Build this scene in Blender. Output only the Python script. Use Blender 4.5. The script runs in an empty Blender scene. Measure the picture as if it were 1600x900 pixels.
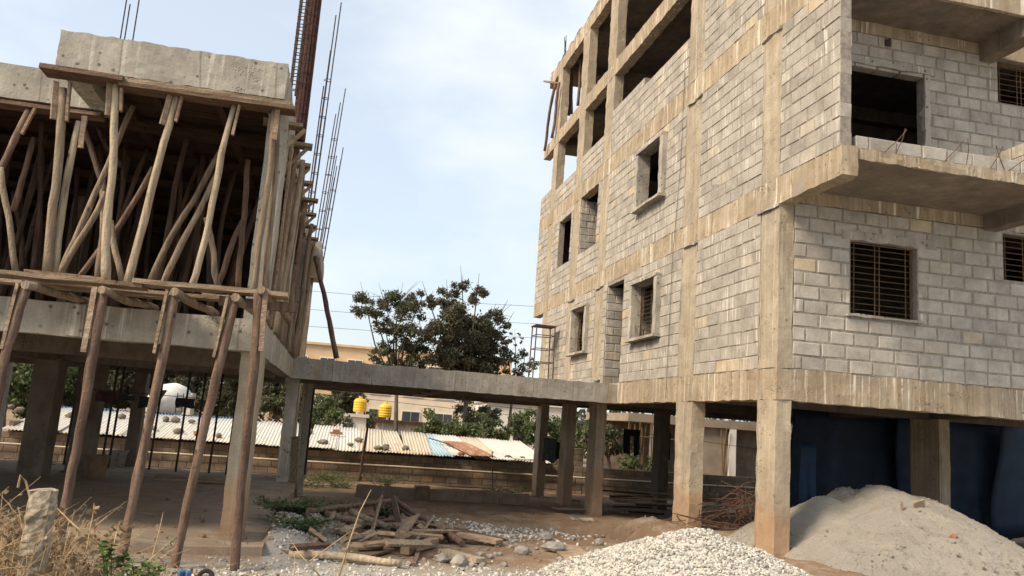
import bpy, bmesh, math, random
import numpy as np
from mathutils import Vector, Matrix, Quaternion, noise as mnoise

# ------------------------------------------------------------------ camera, sky, sun, exposure
scene = bpy.context.scene
COL = scene.collection
R = math.radians
F, YAW, PIT, ROLL = 1268.0, 0.20242, 0.165007, 0.07202
_cy, _sy, _cp, _sp, _cr, _sr = (math.cos(YAW), math.sin(YAW), math.cos(PIT), math.sin(PIT), math.cos(ROLL), math.sin(ROLL))
FW = Vector((_sy*_cp, _cy*_cp, _sp)); R0 = Vector((_cy, -_sy, 0)); U0 = R0.cross(FW)
RT = R0*_cr + U0*_sr; UP = -R0*_sr + U0*_cr
EYE = Vector((0, 0, 1.7))
cam_d = bpy.data.cameras.new('camera'); cam = bpy.data.objects.new('camera', cam_d); COL.objects.link(cam)
cam_d.sensor_width = 36; cam_d.lens = F/1600*36; cam_d.clip_start = 0.05; cam_d.clip_end = 3000
M3 = Matrix((RT, UP, -FW)).transposed()
cam.matrix_world = Matrix.Translation(EYE) @ M3.to_4x4()
scene.camera = cam

SUN_DIR = Vector((-0.95, -0.40, 0.92)).normalized()      # towards the sun
elev = math.asin(SUN_DIR.z); azim = math.atan2(SUN_DIR.x, SUN_DIR.y)
world = bpy.data.worlds.new('World'); scene.world = world; world.use_nodes = True
wn, wl = world.node_tree.nodes, world.node_tree.links
wn.clear()
w_out = wn.new('ShaderNodeOutputWorld'); w_bg = wn.new('ShaderNodeBackground'); sky = wn.new('ShaderNodeTexSky')
sky.sky_type = 'NISHITA'; sky.sun_disc = False; sky.sun_elevation = elev; sky.sun_rotation = azim
sky.air_density = 1.0; sky.dust_density = 3.0; sky.ozone_density = 1.0
w_co = wn.new('ShaderNodeTexCoord'); w_map = wn.new('ShaderNodeMapping'); w_map.inputs['Scale'].default_value = (1.6, 1.6, 3.6)
w_map.inputs['Location'].default_value = (0.35, 0.1, 0.2)
w_no = wn.new('ShaderNodeTexNoise'); w_no.inputs['Scale'].default_value = 1.7; w_no.inputs['Detail'].default_value = 7; w_no.inputs['Roughness'].default_value = 0.55
w_ra = wn.new('ShaderNodeValToRGB'); w_ra.color_ramp.elements[0].position = 0.40; w_ra.color_ramp.elements[1].position = 0.72
w_ra.color_ramp.elements[0].color = (0.52, 0.52, 0.52, 1); w_ra.color_ramp.elements[1].color = (1, 1, 1, 1)
w_mx = wn.new('ShaderNodeMix'); w_mx.data_type = 'RGBA'; w_mx.inputs['B'].default_value = (4.15, 4.4, 4.5, 1)
wl.new(w_co.outputs['Generated'], w_map.inputs['Vector']); wl.new(w_map.outputs['Vector'], w_no.inputs['Vector'])
wl.new(w_no.outputs['Fac'], w_ra.inputs['Fac']); wl.new(w_ra.outputs['Color'], w_mx.inputs['Factor'])
wl.new(sky.outputs['Color'], w_mx.inputs['A']); wl.new(w_mx.outputs['Result'], w_bg.inputs['Color'])
w_bg.inputs['Strength'].default_value = 0.12
wl.new(w_bg.outputs['Background'], w_out.inputs['Surface'])

sun_d = bpy.data.lights.new('sun', 'SUN'); sun = bpy.data.objects.new('sun', sun_d); COL.objects.link(sun)
sun_d.energy = 2.7; sun_d.angle = R(17); sun_d.color = (1.0, 0.83, 0.62)
sun.rotation_euler = SUN_DIR.to_track_quat('Z', 'Y').to_euler()
vs = scene.view_settings
vs.view_transform = 'Standard'; vs.look = 'None'; vs.exposure = 1.02; vs.gamma = 1; vs.use_curve_mapping = False

# ------------------------------------------------------------------ helpers
rng = random.Random(7)
def at(px, py, x=None, y=None, z=None):
    "the point of the place seen at photo pixel px,py that lies on the given plane"
    d = FW*F + RT*(px-800) - UP*(py-450)
    t = (x-EYE.x)/d.x if x is not None else (y-EYE.y)/d.y if y is not None else (z-EYE.z)/d.z
    return EYE + d*t
def pix(p):
    v = Vector(p)-EYE; a = max(v.dot(FW), 1e-3)
    return (800+F*v.dot(RT)/a, 450-F*v.dot(UP)/a, a)
def hsh(a, b, c, k=0):
    n = math.sin(a*127.1+b*311.7+c*74.7+k*53.3)*43758.5453
    return (n-math.floor(n))*2-1
def smooth(a, b, t):
    t = max(0, min(1, (t-a)/(b-a))); return t*t*(3-2*t)
def fbm(x, y, z=0, o=4):
    s, a = 0, 1
    for _ in range(o):
        s += a*mnoise.noise(Vector((x, y, z))); x *= 2.03; y *= 2.03; z *= 2.03; a *= .5
    return s
class MB:
    def __init__(s): s.v, s.f = [], []
    def add(s, vs, fs):
        n = len(s.v); s.v += [tuple(v) for v in vs]; s.f += [tuple(i+n for i in f) for f in fs]
    def box(s, x0, x1, y0, y1, z0, z1):
        s.add([(x0,y0,z0),(x1,y0,z0),(x1,y1,z0),(x0,y1,z0),(x0,y0,z1),(x1,y0,z1),(x1,y1,z1),(x0,y1,z1)],
              [(3,2,1,0),(4,5,6,7),(0,1,5,4),(1,2,6,5),(2,3,7,6),(3,0,4,7)]); return s
    def obox(s, c, ax, ay, az, lx, ly, lz, j=0, r=None):
        "oriented box; ax, ay, az unit axes"
        c = Vector(c); vs = []
        for (i, k, m) in ((-1,-1,-1),(1,-1,-1),(1,1,-1),(-1,1,-1),(-1,-1,1),(1,-1,1),(1,1,1),(-1,1,1)):
            p = c+ax*(i*lx/2)+ay*(k*ly/2)+az*(m*lz/2)
            if j: p = p+Vector(((r or rng).uniform(-j,j), (r or rng).uniform(-j,j), (r or rng).uniform(-j,j)))
            vs.append(p)
        s.add(vs, [(3,2,1,0),(4,5,6,7),(0,1,5,4),(1,2,6,5),(2,3,7,6),(3,0,4,7)]); return s
    def rbox(s, x0, x1, y0, y1, z0, z1, seg=.3, j=.006, top=None, side=None):
        "cast concrete: a box with a fine grid on each face whose surface wanders by j (top edge by top)"
        lo, hi = (x0,y0,z0), (x1,y1,z1)
        n = [max(1, min(110, int(round((hi[i]-lo[i])/seg)))) for i in range(3)]
        def pt(i, k, m):
            p = [lo[q]+(hi[q]-lo[q])*t/n[q] for q, t in enumerate((i,k,m))]
            ext = sum(1 for q, t in enumerate((i,k,m)) if t in (0, n[q]))
            a = j*(1.0 if ext < 2 else 1.4)
            d = [hsh(*p, k=q)*a for q in range(3)]
            if top and m == n[2]: d[2] = abs(hsh(*p, k=5))*top-top*.35
            if ext == 1:
                for q, t in enumerate((i,k,m)):
                    if t not in (0, n[q]): d[q] = 0
            return (p[0]+d[0], p[1]+d[1], p[2]+d[2])
        for a, b, c in ((0,1,2),(1,2,0),(2,0,1)):
            for side_ in (0, n[c]):
                base = len(s.v)
                for ia in range(n[a]+1):
                    for ib in range(n[b]+1):
                        t = [0,0,0]; t[a] = ia; t[b] = ib; t[c] = side_; s.v.append(pt(*t))
                w = n[b]+1
                for ia in range(n[a]):
                    for ib in range(n[b]):
                        q = (base+ia*w+ib, base+(ia+1)*w+ib, base+(ia+1)*w+ib+1, base+ia*w+ib+1)
                        s.f.append(q if side_ else q[::-1])
        return s
    def tube(s, path, rad, n=6, cap=True, oval=0):
        path = [Vector(p) for p in path]
        if not hasattr(rad, '__len__'): rad = [rad]*len(path)
        base = len(s.v); up = None
        for i, p in enumerate(path):
            t = (path[min(i+1, len(path)-1)]-path[max(i-1, 0)])
            t = t.normalized() if t.length > 1e-9 else Vector((0,0,1))
            if up is None: up = Vector((0,0,1)) if abs(t.z) < .9 else Vector((1,0,0))
            a = t.cross(up).normalized(); up = a.cross(t).normalized(); b = up
            for k in range(n):
                th = 2*math.pi*k/n
                s.v.append(tuple(p+(a*math.cos(th)+b*math.sin(th)*(1-oval))*rad[i]))
        for i in range(len(path)-1):
            for k in range(n):
                s.f.append((base+i*n+k, base+i*n+(k+1)%n, base+(i+1)*n+(k+1)%n, base+(i+1)*n+k))
        if cap:
            s.f.append(tuple(base+k for k in range(n))[::-1]); s.f.append(tuple(base+(len(path)-1)*n+k for k in range(n)))
        return s
    def lathe(s, c, prof, n=16, axis='z'):
        base = len(s.v); c = Vector(c)
        for r, h in prof:
            for k in range(n):
                th = 2*math.pi*k/n; a, b = r*math.cos(th), r*math.sin(th)
                s.v.append(tuple(c+(Vector((a,b,h)) if axis == 'z' else Vector((h,a,b)) if axis == 'x' else Vector((b,h,a)))))
        for i in range(len(prof)-1):
            for k in range(n): s.f.append((base+i*n+k, base+i*n+(k+1)%n, base+(i+1)*n+(k+1)%n, base+(i+1)*n+k))
        s.f.append(tuple(base+k for k in range(n))[::-1]); s.f.append(tuple(base+(len(prof)-1)*n+k for k in range(n)))
        return s
    def build(s, name, m, parent=None, sm=False):
        me = bpy.data.meshes.new(name); me.from_pydata(s.v, [], s.f); me.update()
        if sm: me.polygons.foreach_set('use_smooth', [len(f) <= 4 for f in s.f])
        me.materials.append(m)
        return link(name, me, parent)
def link(name, me, parent=None):
    o = bpy.data.objects.new(name, me); COL.objects.link(o)
    if parent is not None: o.parent = parent
    return o
def tag(o, label, cat, group=None, kind=None):
    o['label'] = label; o['category'] = cat
    if group: o['group'] = group
    o['kind'] = kind or 'thing'
    return o
def thing(name, label, cat, group=None, loc=(0,0,0)):
    o = bpy.data.objects.new(name, None); o.location = loc; o.empty_display_size = .2; COL.objects.link(o)
    return tag(o, label, cat, group)
def struct(o, label=None):
    o['kind'] = 'structure'
    if label: o['label'] = label
    return o

# ------------------------------------------------------------------ materials
class NT:
    def __init__(s, name, rough=.9, spec=.25):
        s.m = bpy.data.materials.new(name); s.m.use_nodes = True
        s.n, s.l = s.m.node_tree.nodes, s.m.node_tree.links
        s.b = s.n['Principled BSDF']; s.b.inputs['Roughness'].default_value = rough; s.b.inputs['Specular IOR Level'].default_value = spec
        s.geo = s.n.new('ShaderNodeNewGeometry')
    def pos(s, scale=(1,1,1), rot=(0,0,0)):
        mp = s.n.new('ShaderNodeMapping'); mp.inputs['Scale'].default_value = scale; mp.inputs['Rotation'].default_value = rot
        s.l.new(s.geo.outputs['Position'], mp.inputs['Vector']); return mp.outputs['Vector']
    def obj(s, scale=(1,1,1)):
        tc = s.n.new('ShaderNodeTexCoord'); mp = s.n.new('ShaderNodeMapping'); mp.inputs['Scale'].default_value = scale
        s.l.new(tc.outputs['Object'], mp.inputs['Vector']); return mp.outputs['Vector']
    def noise(s, vec, scale=1, detail=4, rough=.55):
        t = s.n.new('ShaderNodeTexNoise'); t.inputs['Scale'].default_value = scale; t.inputs['Detail'].default_value = detail; t.inputs['Roughness'].default_value = rough
        s.l.new(vec, t.inputs['Vector']); return t.outputs['Fac']
    def voro(s, vec, scale=1, feat='F1', out='Distance'):
        t = s.n.new('ShaderNodeTexVoronoi'); t.feature = feat; t.inputs['Scale'].default_value = scale
        s.l.new(vec, t.inputs['Vector']); return t.outputs[out]
    def ramp(s, fac, *stops):
        r = s.n.new('ShaderNodeValToRGB'); e = r.color_ramp.elements
        while len(e) < len(stops): e.new(.5)
        for q, (p, c) in enumerate(stops):
            e[q].position = p; e[q].color = (c, c, c, 1) if not hasattr(c, '__len__') else (*c, 1)
        s.l.new(fac, r.inputs['Fac']); return r.outputs['Color']
    def mix(s, fac, a, b, mode='MIX'):
        m = s.n.new('ShaderNodeMix'); m.data_type = 'RGBA'; m.blend_type = mode
        for k, v in (('Factor', fac), ('A', a), ('B', b)):
            if hasattr(v, 'is_linked') or hasattr(v, 'links'): s.l.new(v, m.inputs[k])
            elif k == 'Factor': m.inputs[0].default_value = v
            else: m.inputs[k].default_value = (*v, 1) if len(v) == 3 else v
        return m.outputs['Result']
    def math(s, op, a, b=0):
        m = s.n.new('ShaderNodeMath'); m.operation = op
        for k, v in ((0, a), (1, b)):
            if hasattr(v, 'links'): s.l.new(v, m.inputs[k])
            else: m.inputs[k].default_value = v
        return m.outputs[0]
    def xyz(s, vec):
        x = s.n.new('ShaderNodeSeparateXYZ'); s.l.new(vec, x.inputs[0]); return x.outputs
    def rand(s):
        "a random number that is steady for one object"
        o = s.n.new('ShaderNodeObjectInfo'); return o.outputs['Random']
    def island(s): return s.geo.outputs['Random Per Island']
    def bump(s, h, strength=.4, dist=.02):
        b = s.n.new('ShaderNodeBump'); b.inputs['Strength'].default_value = strength; b.inputs['Distance'].default_value = dist
        s.l.new(h, b.inputs['Height']); s.l.new(b.outputs['Normal'], s.b.inputs['Normal'])
    def col(s, c):
        if hasattr(c, 'links'): s.l.new(c, s.b.inputs['Base Color'])
        else: s.b.inputs['Base Color'].default_value = (*c, 1)
        return s.m
def flat(name, c, rough=.8, var=.25, scale=8, metal=0, spec=.3, bump=.15):
    t = NT(name, rough, spec); t.b.inputs['Metallic'].default_value = metal
    n = t.noise(t.pos(), scale, 5)
    c2 = tuple(v*(1-var) for v in c); c3 = tuple(min(1, v*(1+var)) for v in c)
    t.bump(n, bump, .01)
    return t.col(t.ramp(n, (.3, c2), (.7, c3)))
def concrete(name, base, dark, streak, lime, streak_amt=.5, lime_amt=.5, pits=.5, rust=None, grain=90, mott=.7, gate_=(.48, .55)):
    "cast concrete with vertical streaks, formwork seams, pits and lime runs"
    t = NT(name, .92, .2)
    big = t.noise(t.pos(), .9, 5, .6)
    c = t.mix(t.ramp(big, (.32, 0), (.68, 1)), base, tuple(v*.88 for v in dark))
    md = t.noise(t.pos((3.2, 3.2, 2.2)), 1, 7, .7)
    c = t.mix(mott, c, t.ramp(md, (.28, .18), (.72, .80)), 'SOFT_LIGHT')
    gr = t.noise(t.pos((1.4, 1.4, .9)), 1, 5, .7)
    c = t.mix(t.ramp(gr, (.54, 0), (.68, .6)), c, tuple(.75*sum(dark)/3*k for k in (1.05, 1.0, .93)))
    st = t.noise(t.pos((8, 8, .55)), 1, 7, .68)
    c = t.mix(t.math('MULTIPLY', t.ramp(st, (.42, 0), (.62, 1)), streak_amt), c, streak)
    li = t.noise(t.pos((16, 16, .4)), 1, 4, .55)
    gate = t.noise(t.pos((1.3, 1.3, .8)), 1, 3)
    lf = t.math('MULTIPLY', t.ramp(li, (.55, 0), (.66, 1)), t.ramp(gate, (.40, 0), (.55, lime_amt)))
    c = t.mix(lf, c, lime)
    if rust:
        ru = t.noise(t.pos((5, 5, .3)), 1, 3); rg = t.noise(t.pos((.6, .6, .1)), 1, 2)
        c = t.mix(t.math('MULTIPLY', t.ramp(ru, (.55, 0), (.66, 1)), t.ramp(rg, (.5, 0), (.62, .8))), c, rust)
    # formwork seams
    pv = t.xyz(t.geo.outputs['Position']); u = t.math('ADD', pv[0], pv[1])
    seam = t.math('PINGPONG', t.math('ADD', u, t.math('MULTIPLY', t.noise(t.pos(), .7, 1), .25)), .45)
    c = t.mix(t.ramp(seam, (.006, .55), (.014, 0)), c, tuple(v*.45 for v in dark))
    pit = t.voro(t.pos(), 8); pm = t.noise(t.pos(), 2.3, 2)
    c = t.mix(t.math('MULTIPLY', t.ramp(pit, (.13, 1), (.22, 0)), t.ramp(pm, (gate_[0], 0), (gate_[1], pits))), c, tuple(v*.4 for v in dark))
    hc = t.voro(t.pos(), 34); hg = t.noise(t.pos((1.1, 1.1, 2.2)), 1, 4, .6); hz = t.ramp(hg, (.60, 0), (.66, 1))
    honey = t.math('MULTIPLY', t.ramp(hc, (.18, 1), (.42, 0)), hz)
    c = t.mix(t.math('MULTIPLY', honey, .55), c, tuple(v*.5 for v in dark))
    fine = t.noise(t.pos(), grain, 3, .7)
    c = t.mix(.5, c, t.ramp(fine, (.25, .25), (.75, .8)), 'SOFT_LIGHT')
    h = t.math('ADD', t.math('MULTIPLY', fine, .35), t.math('ADD', t.math('MULTIPLY', st, .4), t.math('SUBTRACT', t.noise(t.pos(), 12, 4, .6), t.math('MULTIPLY', honey, 1.2))))
    t.bump(h, .8, .014)
    return t.col(c)
def blockmat(name, base, dark, lime_amt, odd, per_island):
    t = NT(name, .95, .15)
    r = t.island() if per_island else t.rand()
    c = t.ramp(r, (0, dark), (.2, tuple(v*.95 for v in base)), (.6, base), (.92, tuple(min(1, v*1.07) for v in base)), (.965, tuple(a*.6+b*.4 for a, b in zip(base, odd))), (.99, odd))
    n = t.noise(t.pos(), 3.2, 5, .65)
    c = t.mix(.75, c, t.ramp(n, (.25, .22), (.75, .78)), 'SOFT_LIGHT')
    li = t.noise(t.pos((17, 17, 1.4)), 1, 3, .5); gate = t.noise(t.pos((1.1, 1.1, 1.4)), 1, 3)
    c = t.mix(t.math('MULTIPLY', t.ramp(li, (.54, 0), (.66, 1)), t.ramp(gate, (.46, 0), (.62, lime_amt))), c, (.68, .63, .54))
    dk = t.noise(t.pos((6, 6, .9)), 1, 5, .65)
    c = t.mix(t.ramp(dk, (.55, 0), (.75, .5)), c, tuple(v*.62 for v in dark))
    fine = t.noise(t.pos(), 70, 3, .75)
    c = t.mix(.45, c, t.ramp(fine, (.25, .2), (.75, .8)), 'SOFT_LIGHT')
    t.bump(t.math('ADD', fine, t.noise(t.pos(), 16, 4)), .6, .012)
    return t.col(c)
def woodmat(name, light, mid, dark, grain=(26, 26, 2.2), knots=True):
    t = NT(name, .85, .2)
    r = t.rand(); n = t.noise(t.pos(grain), 1, 5, .65); b = t.noise(t.pos(), 2.1, 4)
    c = t.ramp(n, (.25, dark), (.5, mid), (.75, light))
    c = t.mix(.5, c, t.ramp(b, (.3, .3), (.7, .7)), 'SOFT_LIGHT')
    c = t.mix(.55, c, t.ramp(r, (0, .3), (1, .68)), 'SOFT_LIGHT')
    if knots:
        k = t.voro(t.pos((3, 3, 1.6)), 1.7)
        c = t.mix(t.ramp(k, (.05, .8), (.12, 0)), c, tuple(v*.4 for v in dark))
    t.bump(t.math('ADD', t.math('MULTIPLY', n, 1.6), t.noise(t.pos(), 30, 4)), .9, .014)
    return t.col(c)
def leafmat(name, a, b, c3, rough=.6):
    t = NT(name, rough, .25)
    r = t.island(); n = t.noise(t.pos(), .9, 3)
    c = t.ramp(r, (0, a), (.55, b), (.92, b), (.97, c3))
    c = t.mix(.5, c, t.ramp(n, (.3, .3), (.7, .68)), 'SOFT_LIGHT')
    tr = t.n.new('ShaderNodeBsdfTranslucent'); mx = t.n.new('ShaderNodeMixShader'); mx.inputs[0].default_value = .28
    t.l.new(c, tr.inputs['Color']); t.l.new(t.b.outputs[0], mx.inputs[1]); t.l.new(tr.outputs[0], mx.inputs[2])
    t.l.new(mx.outputs[0], t.n['Material Output'].inputs['Surface'])
    return t.col(c)

M = {}
M['conc_warm'] = concrete('weathered tan concrete', (.42, .345, .245), (.33, .27, .195), (.235, .175, .11), (.66, .61, .51), .75, .9, .7, mott=.4)
M['conc_grey'] = concrete('grey cast concrete', (.42, .385, .325), (.31, .285, .245), (.27, .24, .20), (.60, .565, .50), .5, .7, .95, gate_=(.38, .46))
M['conc_deck'] = concrete('deck edge concrete', (.37, .345, .305), (.30, .28, .25), (.24, .22, .19), (.52, .50, .45), .5, .4, .5, rust=(.36, .21, .09))
M['conc_col'] = concrete('tan cast column concrete', (.405, .34, .25), (.315, .265, .195), (.26, .205, .145), (.52, .475, .40), .45, .4, .6, mott=.5)
M['conc_shade'] = concrete('inner concrete in shade tone', (.155, .13, .11), (.125, .105, .09), (.10, .085, .07), (.2, .18, .155), .2, .1, .2)  # concrete copy with the indoor shade darkened into its colour
M['conc_soffit'] = concrete('soffit concrete', (.235, .19, .15), (.18, .145, .115), (.14, .115, .09), (.30, .26, .22), .2, .1, .2)  # undersides and inner parts: their shade is lowered into this colour
def stained_column():
    "cast column whose foot is stained by red soil"
    m = M['conc_col'].copy(); m.name = 'cast column concrete with soil stained foot'
    n, l = m.node_tree.nodes, m.node_tree.links
    b = n['Principled BSDF']; src = b.inputs['Base Color'].links[0].from_socket
    g = n.new('ShaderNodeNewGeometry'); sx = n.new('ShaderNodeSeparateXYZ'); l.new(g.outputs['Position'], sx.inputs[0])
    no = n.new('ShaderNodeTexNoise'); no.inputs['Scale'].default_value = 2.5; no.inputs['Detail'].default_value = 5; l.new(g.outputs['Position'], no.inputs['Vector'])
    ad = n.new('ShaderNodeMath'); ad.operation = 'MULTIPLY_ADD'; l.new(no.outputs['Fac'], ad.inputs[0]); ad.inputs[1].default_value = -1.1; l.new(sx.outputs[2], ad.inputs[2])
    ra = n.new('ShaderNodeValToRGB'); ra.color_ramp.elements[0].position = 0; ra.color_ramp.elements[0].color = (.5,.5,.5,1); ra.color_ramp.elements[1].position = .3; ra.color_ramp.elements[1].color = (0,0,0,1)
    l.new(ad.outputs[0], ra.inputs['Fac'])
    mx = n.new('ShaderNodeMix'); mx.data_type = 'RGBA'; l.new(ra.outputs['Color'], mx.inputs['Factor']); l.new(src, mx.inputs['A']); mx.inputs['B'].default_value = (.36, .20, .10, 1)
    l.new(mx.outputs['Result'], b.inputs['Base Color']); return m
M['conc_foot'] = stained_column()
M['block'] = blockmat('grey concrete block', (.345, .315, .27), (.28, .255, .22), .8, (.44, .36, .25), False)
M['block_front'] = blockmat('clean grey concrete block', (.37, .34, .295), (.30, .275, .24), .12, (.43, .36, .26), False)
M['block_far'] = blockmat('grey concrete block in courses', (.345, .315, .27), (.28, .255, .22), .8, (.45, .37, .25), True)
M['block_dirty'] = blockmat('soil stained boundary block', (.225, .18, .135), (.15, .12, .09), .1, (.30, .19, .11), False)
M['block_dirty_far'] = blockmat('soil stained boundary block in courses', (.225, .18, .135), (.15, .12, .09), .1, (.30, .19, .11), True)
M['mortar'] = flat('cement mortar', (.235, .21, .18), .95, .3, 14, bump=.5)
M['mortar_dirty'] = flat('muddy mortar', (.16, .12, .085), .95, .35, 6, bump=.5)
M['pole'] = woodmat('peeled eucalyptus pole', (.36, .285, .205), (.25, .19, .135), (.11, .08, .058))
M['bark_shade'] = woodmat('bark pole in shade tone', (.12, .08, .055), (.075, .048, .035), (.035, .022, .017), (20, 20, 3))  # darker copy of the bark; shade of the deep poles is in its colour
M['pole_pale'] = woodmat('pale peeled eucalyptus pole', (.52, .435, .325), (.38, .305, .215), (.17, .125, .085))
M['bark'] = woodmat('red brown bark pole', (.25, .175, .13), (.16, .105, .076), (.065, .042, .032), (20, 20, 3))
M['plank'] = woodmat('weathered plank', (.36, .28, .20), (.25, .185, .125), (.13, .09, .06), (3, 30, 30))
M['plank_red'] = woodmat('red brown shuttering board', (.22, .145, .10), (.14, .09, .06), (.07, .045, .032), (3, 30, 30))
M['board'] = woodmat('dusty board', (.42, .33, .24), (.30, .215, .145), (.15, .10, .07), (8, 8, 20))
M['form'] = woodmat('dark shuttering boards', (.085, .05, .033), (.055, .033, .023), (.03, .018, .013), (3, 30, 30))  # board tone lowered to hold the shade below the slab
M['conc_rough'] = flat('rough crumbling concrete', (.30, .25, .185), .97, .55, 22, bump=1.0)
M['rust_maroon'] = flat('maroon rusted steel', (.062, .03, .025), .85, .45, 12, 0, .2, .3)
M['shade_wall'] = flat('back wall in shade tone', (.035, .024, .018), .95, .4, 5)  # near-black colour stands in for the shade at the back of the floor
M['rust'] = flat('rusted steel bar', (.095, .05, .035), .8, .5, 18, 0, .3, .3)
M['rust_dark'] = flat('dark rusted steel', (.055, .036, .03), .75, .4, 14, 0, .3, .2)
M['grille'] = flat('rusty painted grille', (.12, .072, .034), .7, .4, 20, 0, .3, .2)
M['dark_steel'] = flat('dark steel prop', (.03, .026, .024), .6, .4, 10, .3, .4, .1)
M['dull_plaster'] = flat('dull unpainted plaster', (.27, .22, .165), .95, .2, 1.5)
M['cream'] = flat('cream painted plaster', (.66, .56, .43), .9, .12, 1.2)
M['white_wall'] = flat('white painted plaster', (.68, .64, .57), .9, .12, 1.0)
M['orange_wall'] = flat('peach painted plaster', (.56, .40, .25), .9, .12, 1.0)
M['glass'] = flat('dark window glass', (.05, .055, .06), .25, .3, 3, 0, .5, 0)
M['yellow'] = flat('yellow plastic', (.72, .42, .02), .45, .1, 5, 0, .5, .05)
M['black_plastic'] = flat('black plastic', (.02, .02, .022), .5, .3, 6)
M['blue'] = flat('blue tarpaulin', (.010, .026, .055), .6, .35, 3)
M['blue_dull'] = flat('dull blue tarpaulin', (.02, .055, .12), .6, .3, 3)
M['blue_fence'] = flat('blue metal sheet', (.05, .14, .27), .55, .2, 3)
M['cloth_dark'] = flat('dark cloth', (.018, .018, .024), .9, .4, 12)
M['cloth_maroon'] = flat('maroon cloth', (.05, .016, .022), .9, .4, 12)
M['cloth_grey'] = flat('grey cloth', (.07, .08, .085), .9, .4, 12)
M['clay'] = flat('clay coloured tub', (.20, .13, .085), .8, .25, 6)
M['white_paint'] = flat('white truck paint', (.68, .65, .58), .45, .12, 3)
M['tyre'] = flat('black rubber', (.022, .022, .024), .8, .3, 20)
M['pipe'] = flat('cream plastic pipe', (.58, .50, .38), .6, .15, 4)
M['stone'] = flat('grey rubble stone', (.26, .235, .205), .95, .35, 7, bump=.6)
M['brick'] = flat('red brick', (.28, .12, .07), .95, .3, 9, bump=.5)
def stonemat():
    t = NT('pale crushed stone', .92, .2); r = t.island()
    c = t.ramp(r, (0, (.19, .18, .16)), (.4, (.37, .35, .31)), (.75, (.49, .465, .415)), (1, (.60, .57, .51)))
    return t.col(t.mix(.35, c, t.ramp(t.noise(t.pos(), 40, 3), (.3, .3), (.7, .7)), 'SOFT_LIGHT'))
M['gravel'] = stonemat()
def sandmat():
    t = NT('grey building sand', .97, .1)
    n = t.noise(t.pos(), 1.3, 6, .62); f = t.noise(t.pos(), 60, 4, .8); d = t.noise(t.pos((2.4, 2.4, 6)), 1, 5)
    c = t.mix(t.ramp(n, (.35, 0), (.65, 1)), (.50, .46, .40), (.415, .38, .325))
    c = t.mix(t.ramp(d, (.58, 0), (.70, .5)), c, (.53, .48, .395))
    c = t.mix(.55, c, t.ramp(f, (.25, .2), (.75, .8)), 'SOFT_LIGHT')
    t.bump(t.math('ADD', f, t.math('MULTIPLY', t.noise(t.pos(), 7, 7, .7), 2.2)), 1.0, .045); return t.col(c)
M['sand'] = sandmat()
def groundmat():
    t = NT('red earth with grit', .97, .1)
    a = t.noise(t.pos(), .55, 6, .6); b = t.noise(t.pos(), 2.7, 6, .65); f = t.noise(t.pos(), 45, 4, .8)
    c = t.mix(t.ramp(a, (.35, 0), (.62, 1)), (.27, .195, .13), (.235, .145, .09))
    c = t.mix(t.ramp(b, (.48, 0), (.66, .85)), c, (.33, .27, .20))
    pv = t.xyz(t.geo.outputs['Position'])
    # dusty cement wash and grit near the road side
    e = t.math('ADD', pv[1], t.math('MULTIPLY', t.math('SUBTRACT', b, .5), 2.2))
    c = t.mix(t.ramp(t.math('MULTIPLY', e, .1), (.90, 1), (.99, 0)), c, (.36, .335, .295))
    g2 = t.math('ADD', t.math('ABSOLUTE', t.math('ADD', pv[0], .15)), t.math('MULTIPLY', a, 1.2))
    gy = t.ramp(t.math('MULTIPLY', pv[1], .05), (.66, 1), (.78, 0))
    c = t.mix(t.math('MULTIPLY', t.ramp(g2, (.9, .9), (1.5, 0)), gy), c, (.36, .345, .32))
    sp = t.voro(t.pos(), 16); c = t.mix(t.math('MULTIPLY', t.ramp(sp, (.12, 1), (.22, 0)), t.ramp(b, (.45, 0), (.6, .7))), c, (.46, .42, .36))
    c = t.mix(.6, c, t.ramp(f, (.25, .2), (.75, .8)), 'SOFT_LIGHT')
    t.bump(t.math('ADD', f, t.math('MULTIPLY', b, 2)), .8, .03); return t.col(c)
M['ground'] = groundmat()
def floormat():
    t = NT('dusty concrete floor', .95, .15); a = t.noise(t.pos(), .8, 6, .65); b = t.noise(t.pos((1.2, 3.5, 1)), 2.2, 5, .6); f = t.noise(t.pos(), 40, 4, .8)
    c = t.mix(t.ramp(a, (.35, 0), (.65, 1)), (.30, .235, .17), (.22, .175, .135)); c = t.mix(t.ramp(b, (.56, 0), (.64, .6)), c, (.36, .32, .27)); c = t.mix(t.ramp(b, (.30, .5), (.42, 0)), c, (.13, .10, .08))
    c = t.mix(.5, c, t.ramp(f, (.25, .25), (.75, .75)), 'SOFT_LIGHT'); t.bump(t.math('ADD', f, b), .5, .02); return t.col(c)
M['floor'] = floormat()
def tinmat(name, c, rustamt):
    t = NT(name, .55, .35); n = t.noise(t.pos((1, .5, 1)), 2.2, 6, .65); n2 = t.noise(t.pos(), 9, 4)
    k = t.ramp(n2, (.3, tuple(v*.78 for v in c)), (.7, c))
    return t.col(t.mix(t.ramp(n, (.62-rustamt*.35, 0), (.78-rustamt*.35, min(1, .35+rustamt))), k, (.27, .12, .06)))
M['tin'] = tinmat('bleached corrugated sheet', (.62, .58, .51), .05)
M['tin_cream'] = tinmat('cream stained corrugated sheet', (.54, .46, .35), .12)
M['tin_blue'] = tinmat('pale blue corrugated sheet', (.36, .50, .56), .05)
M['tin_rust'] = tinmat('rusted corrugated sheet', (.50, .38, .28), .75)
M['leaf_dark'] = leafmat('dark tree leaves', (.05, .058, .034), (.095, .10, .056), (.17, .115, .07))
M['leaf_mid'] = leafmat('mid green leaves', (.06, .085, .034), (.105, .135, .055), (.17, .15, .06))
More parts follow.
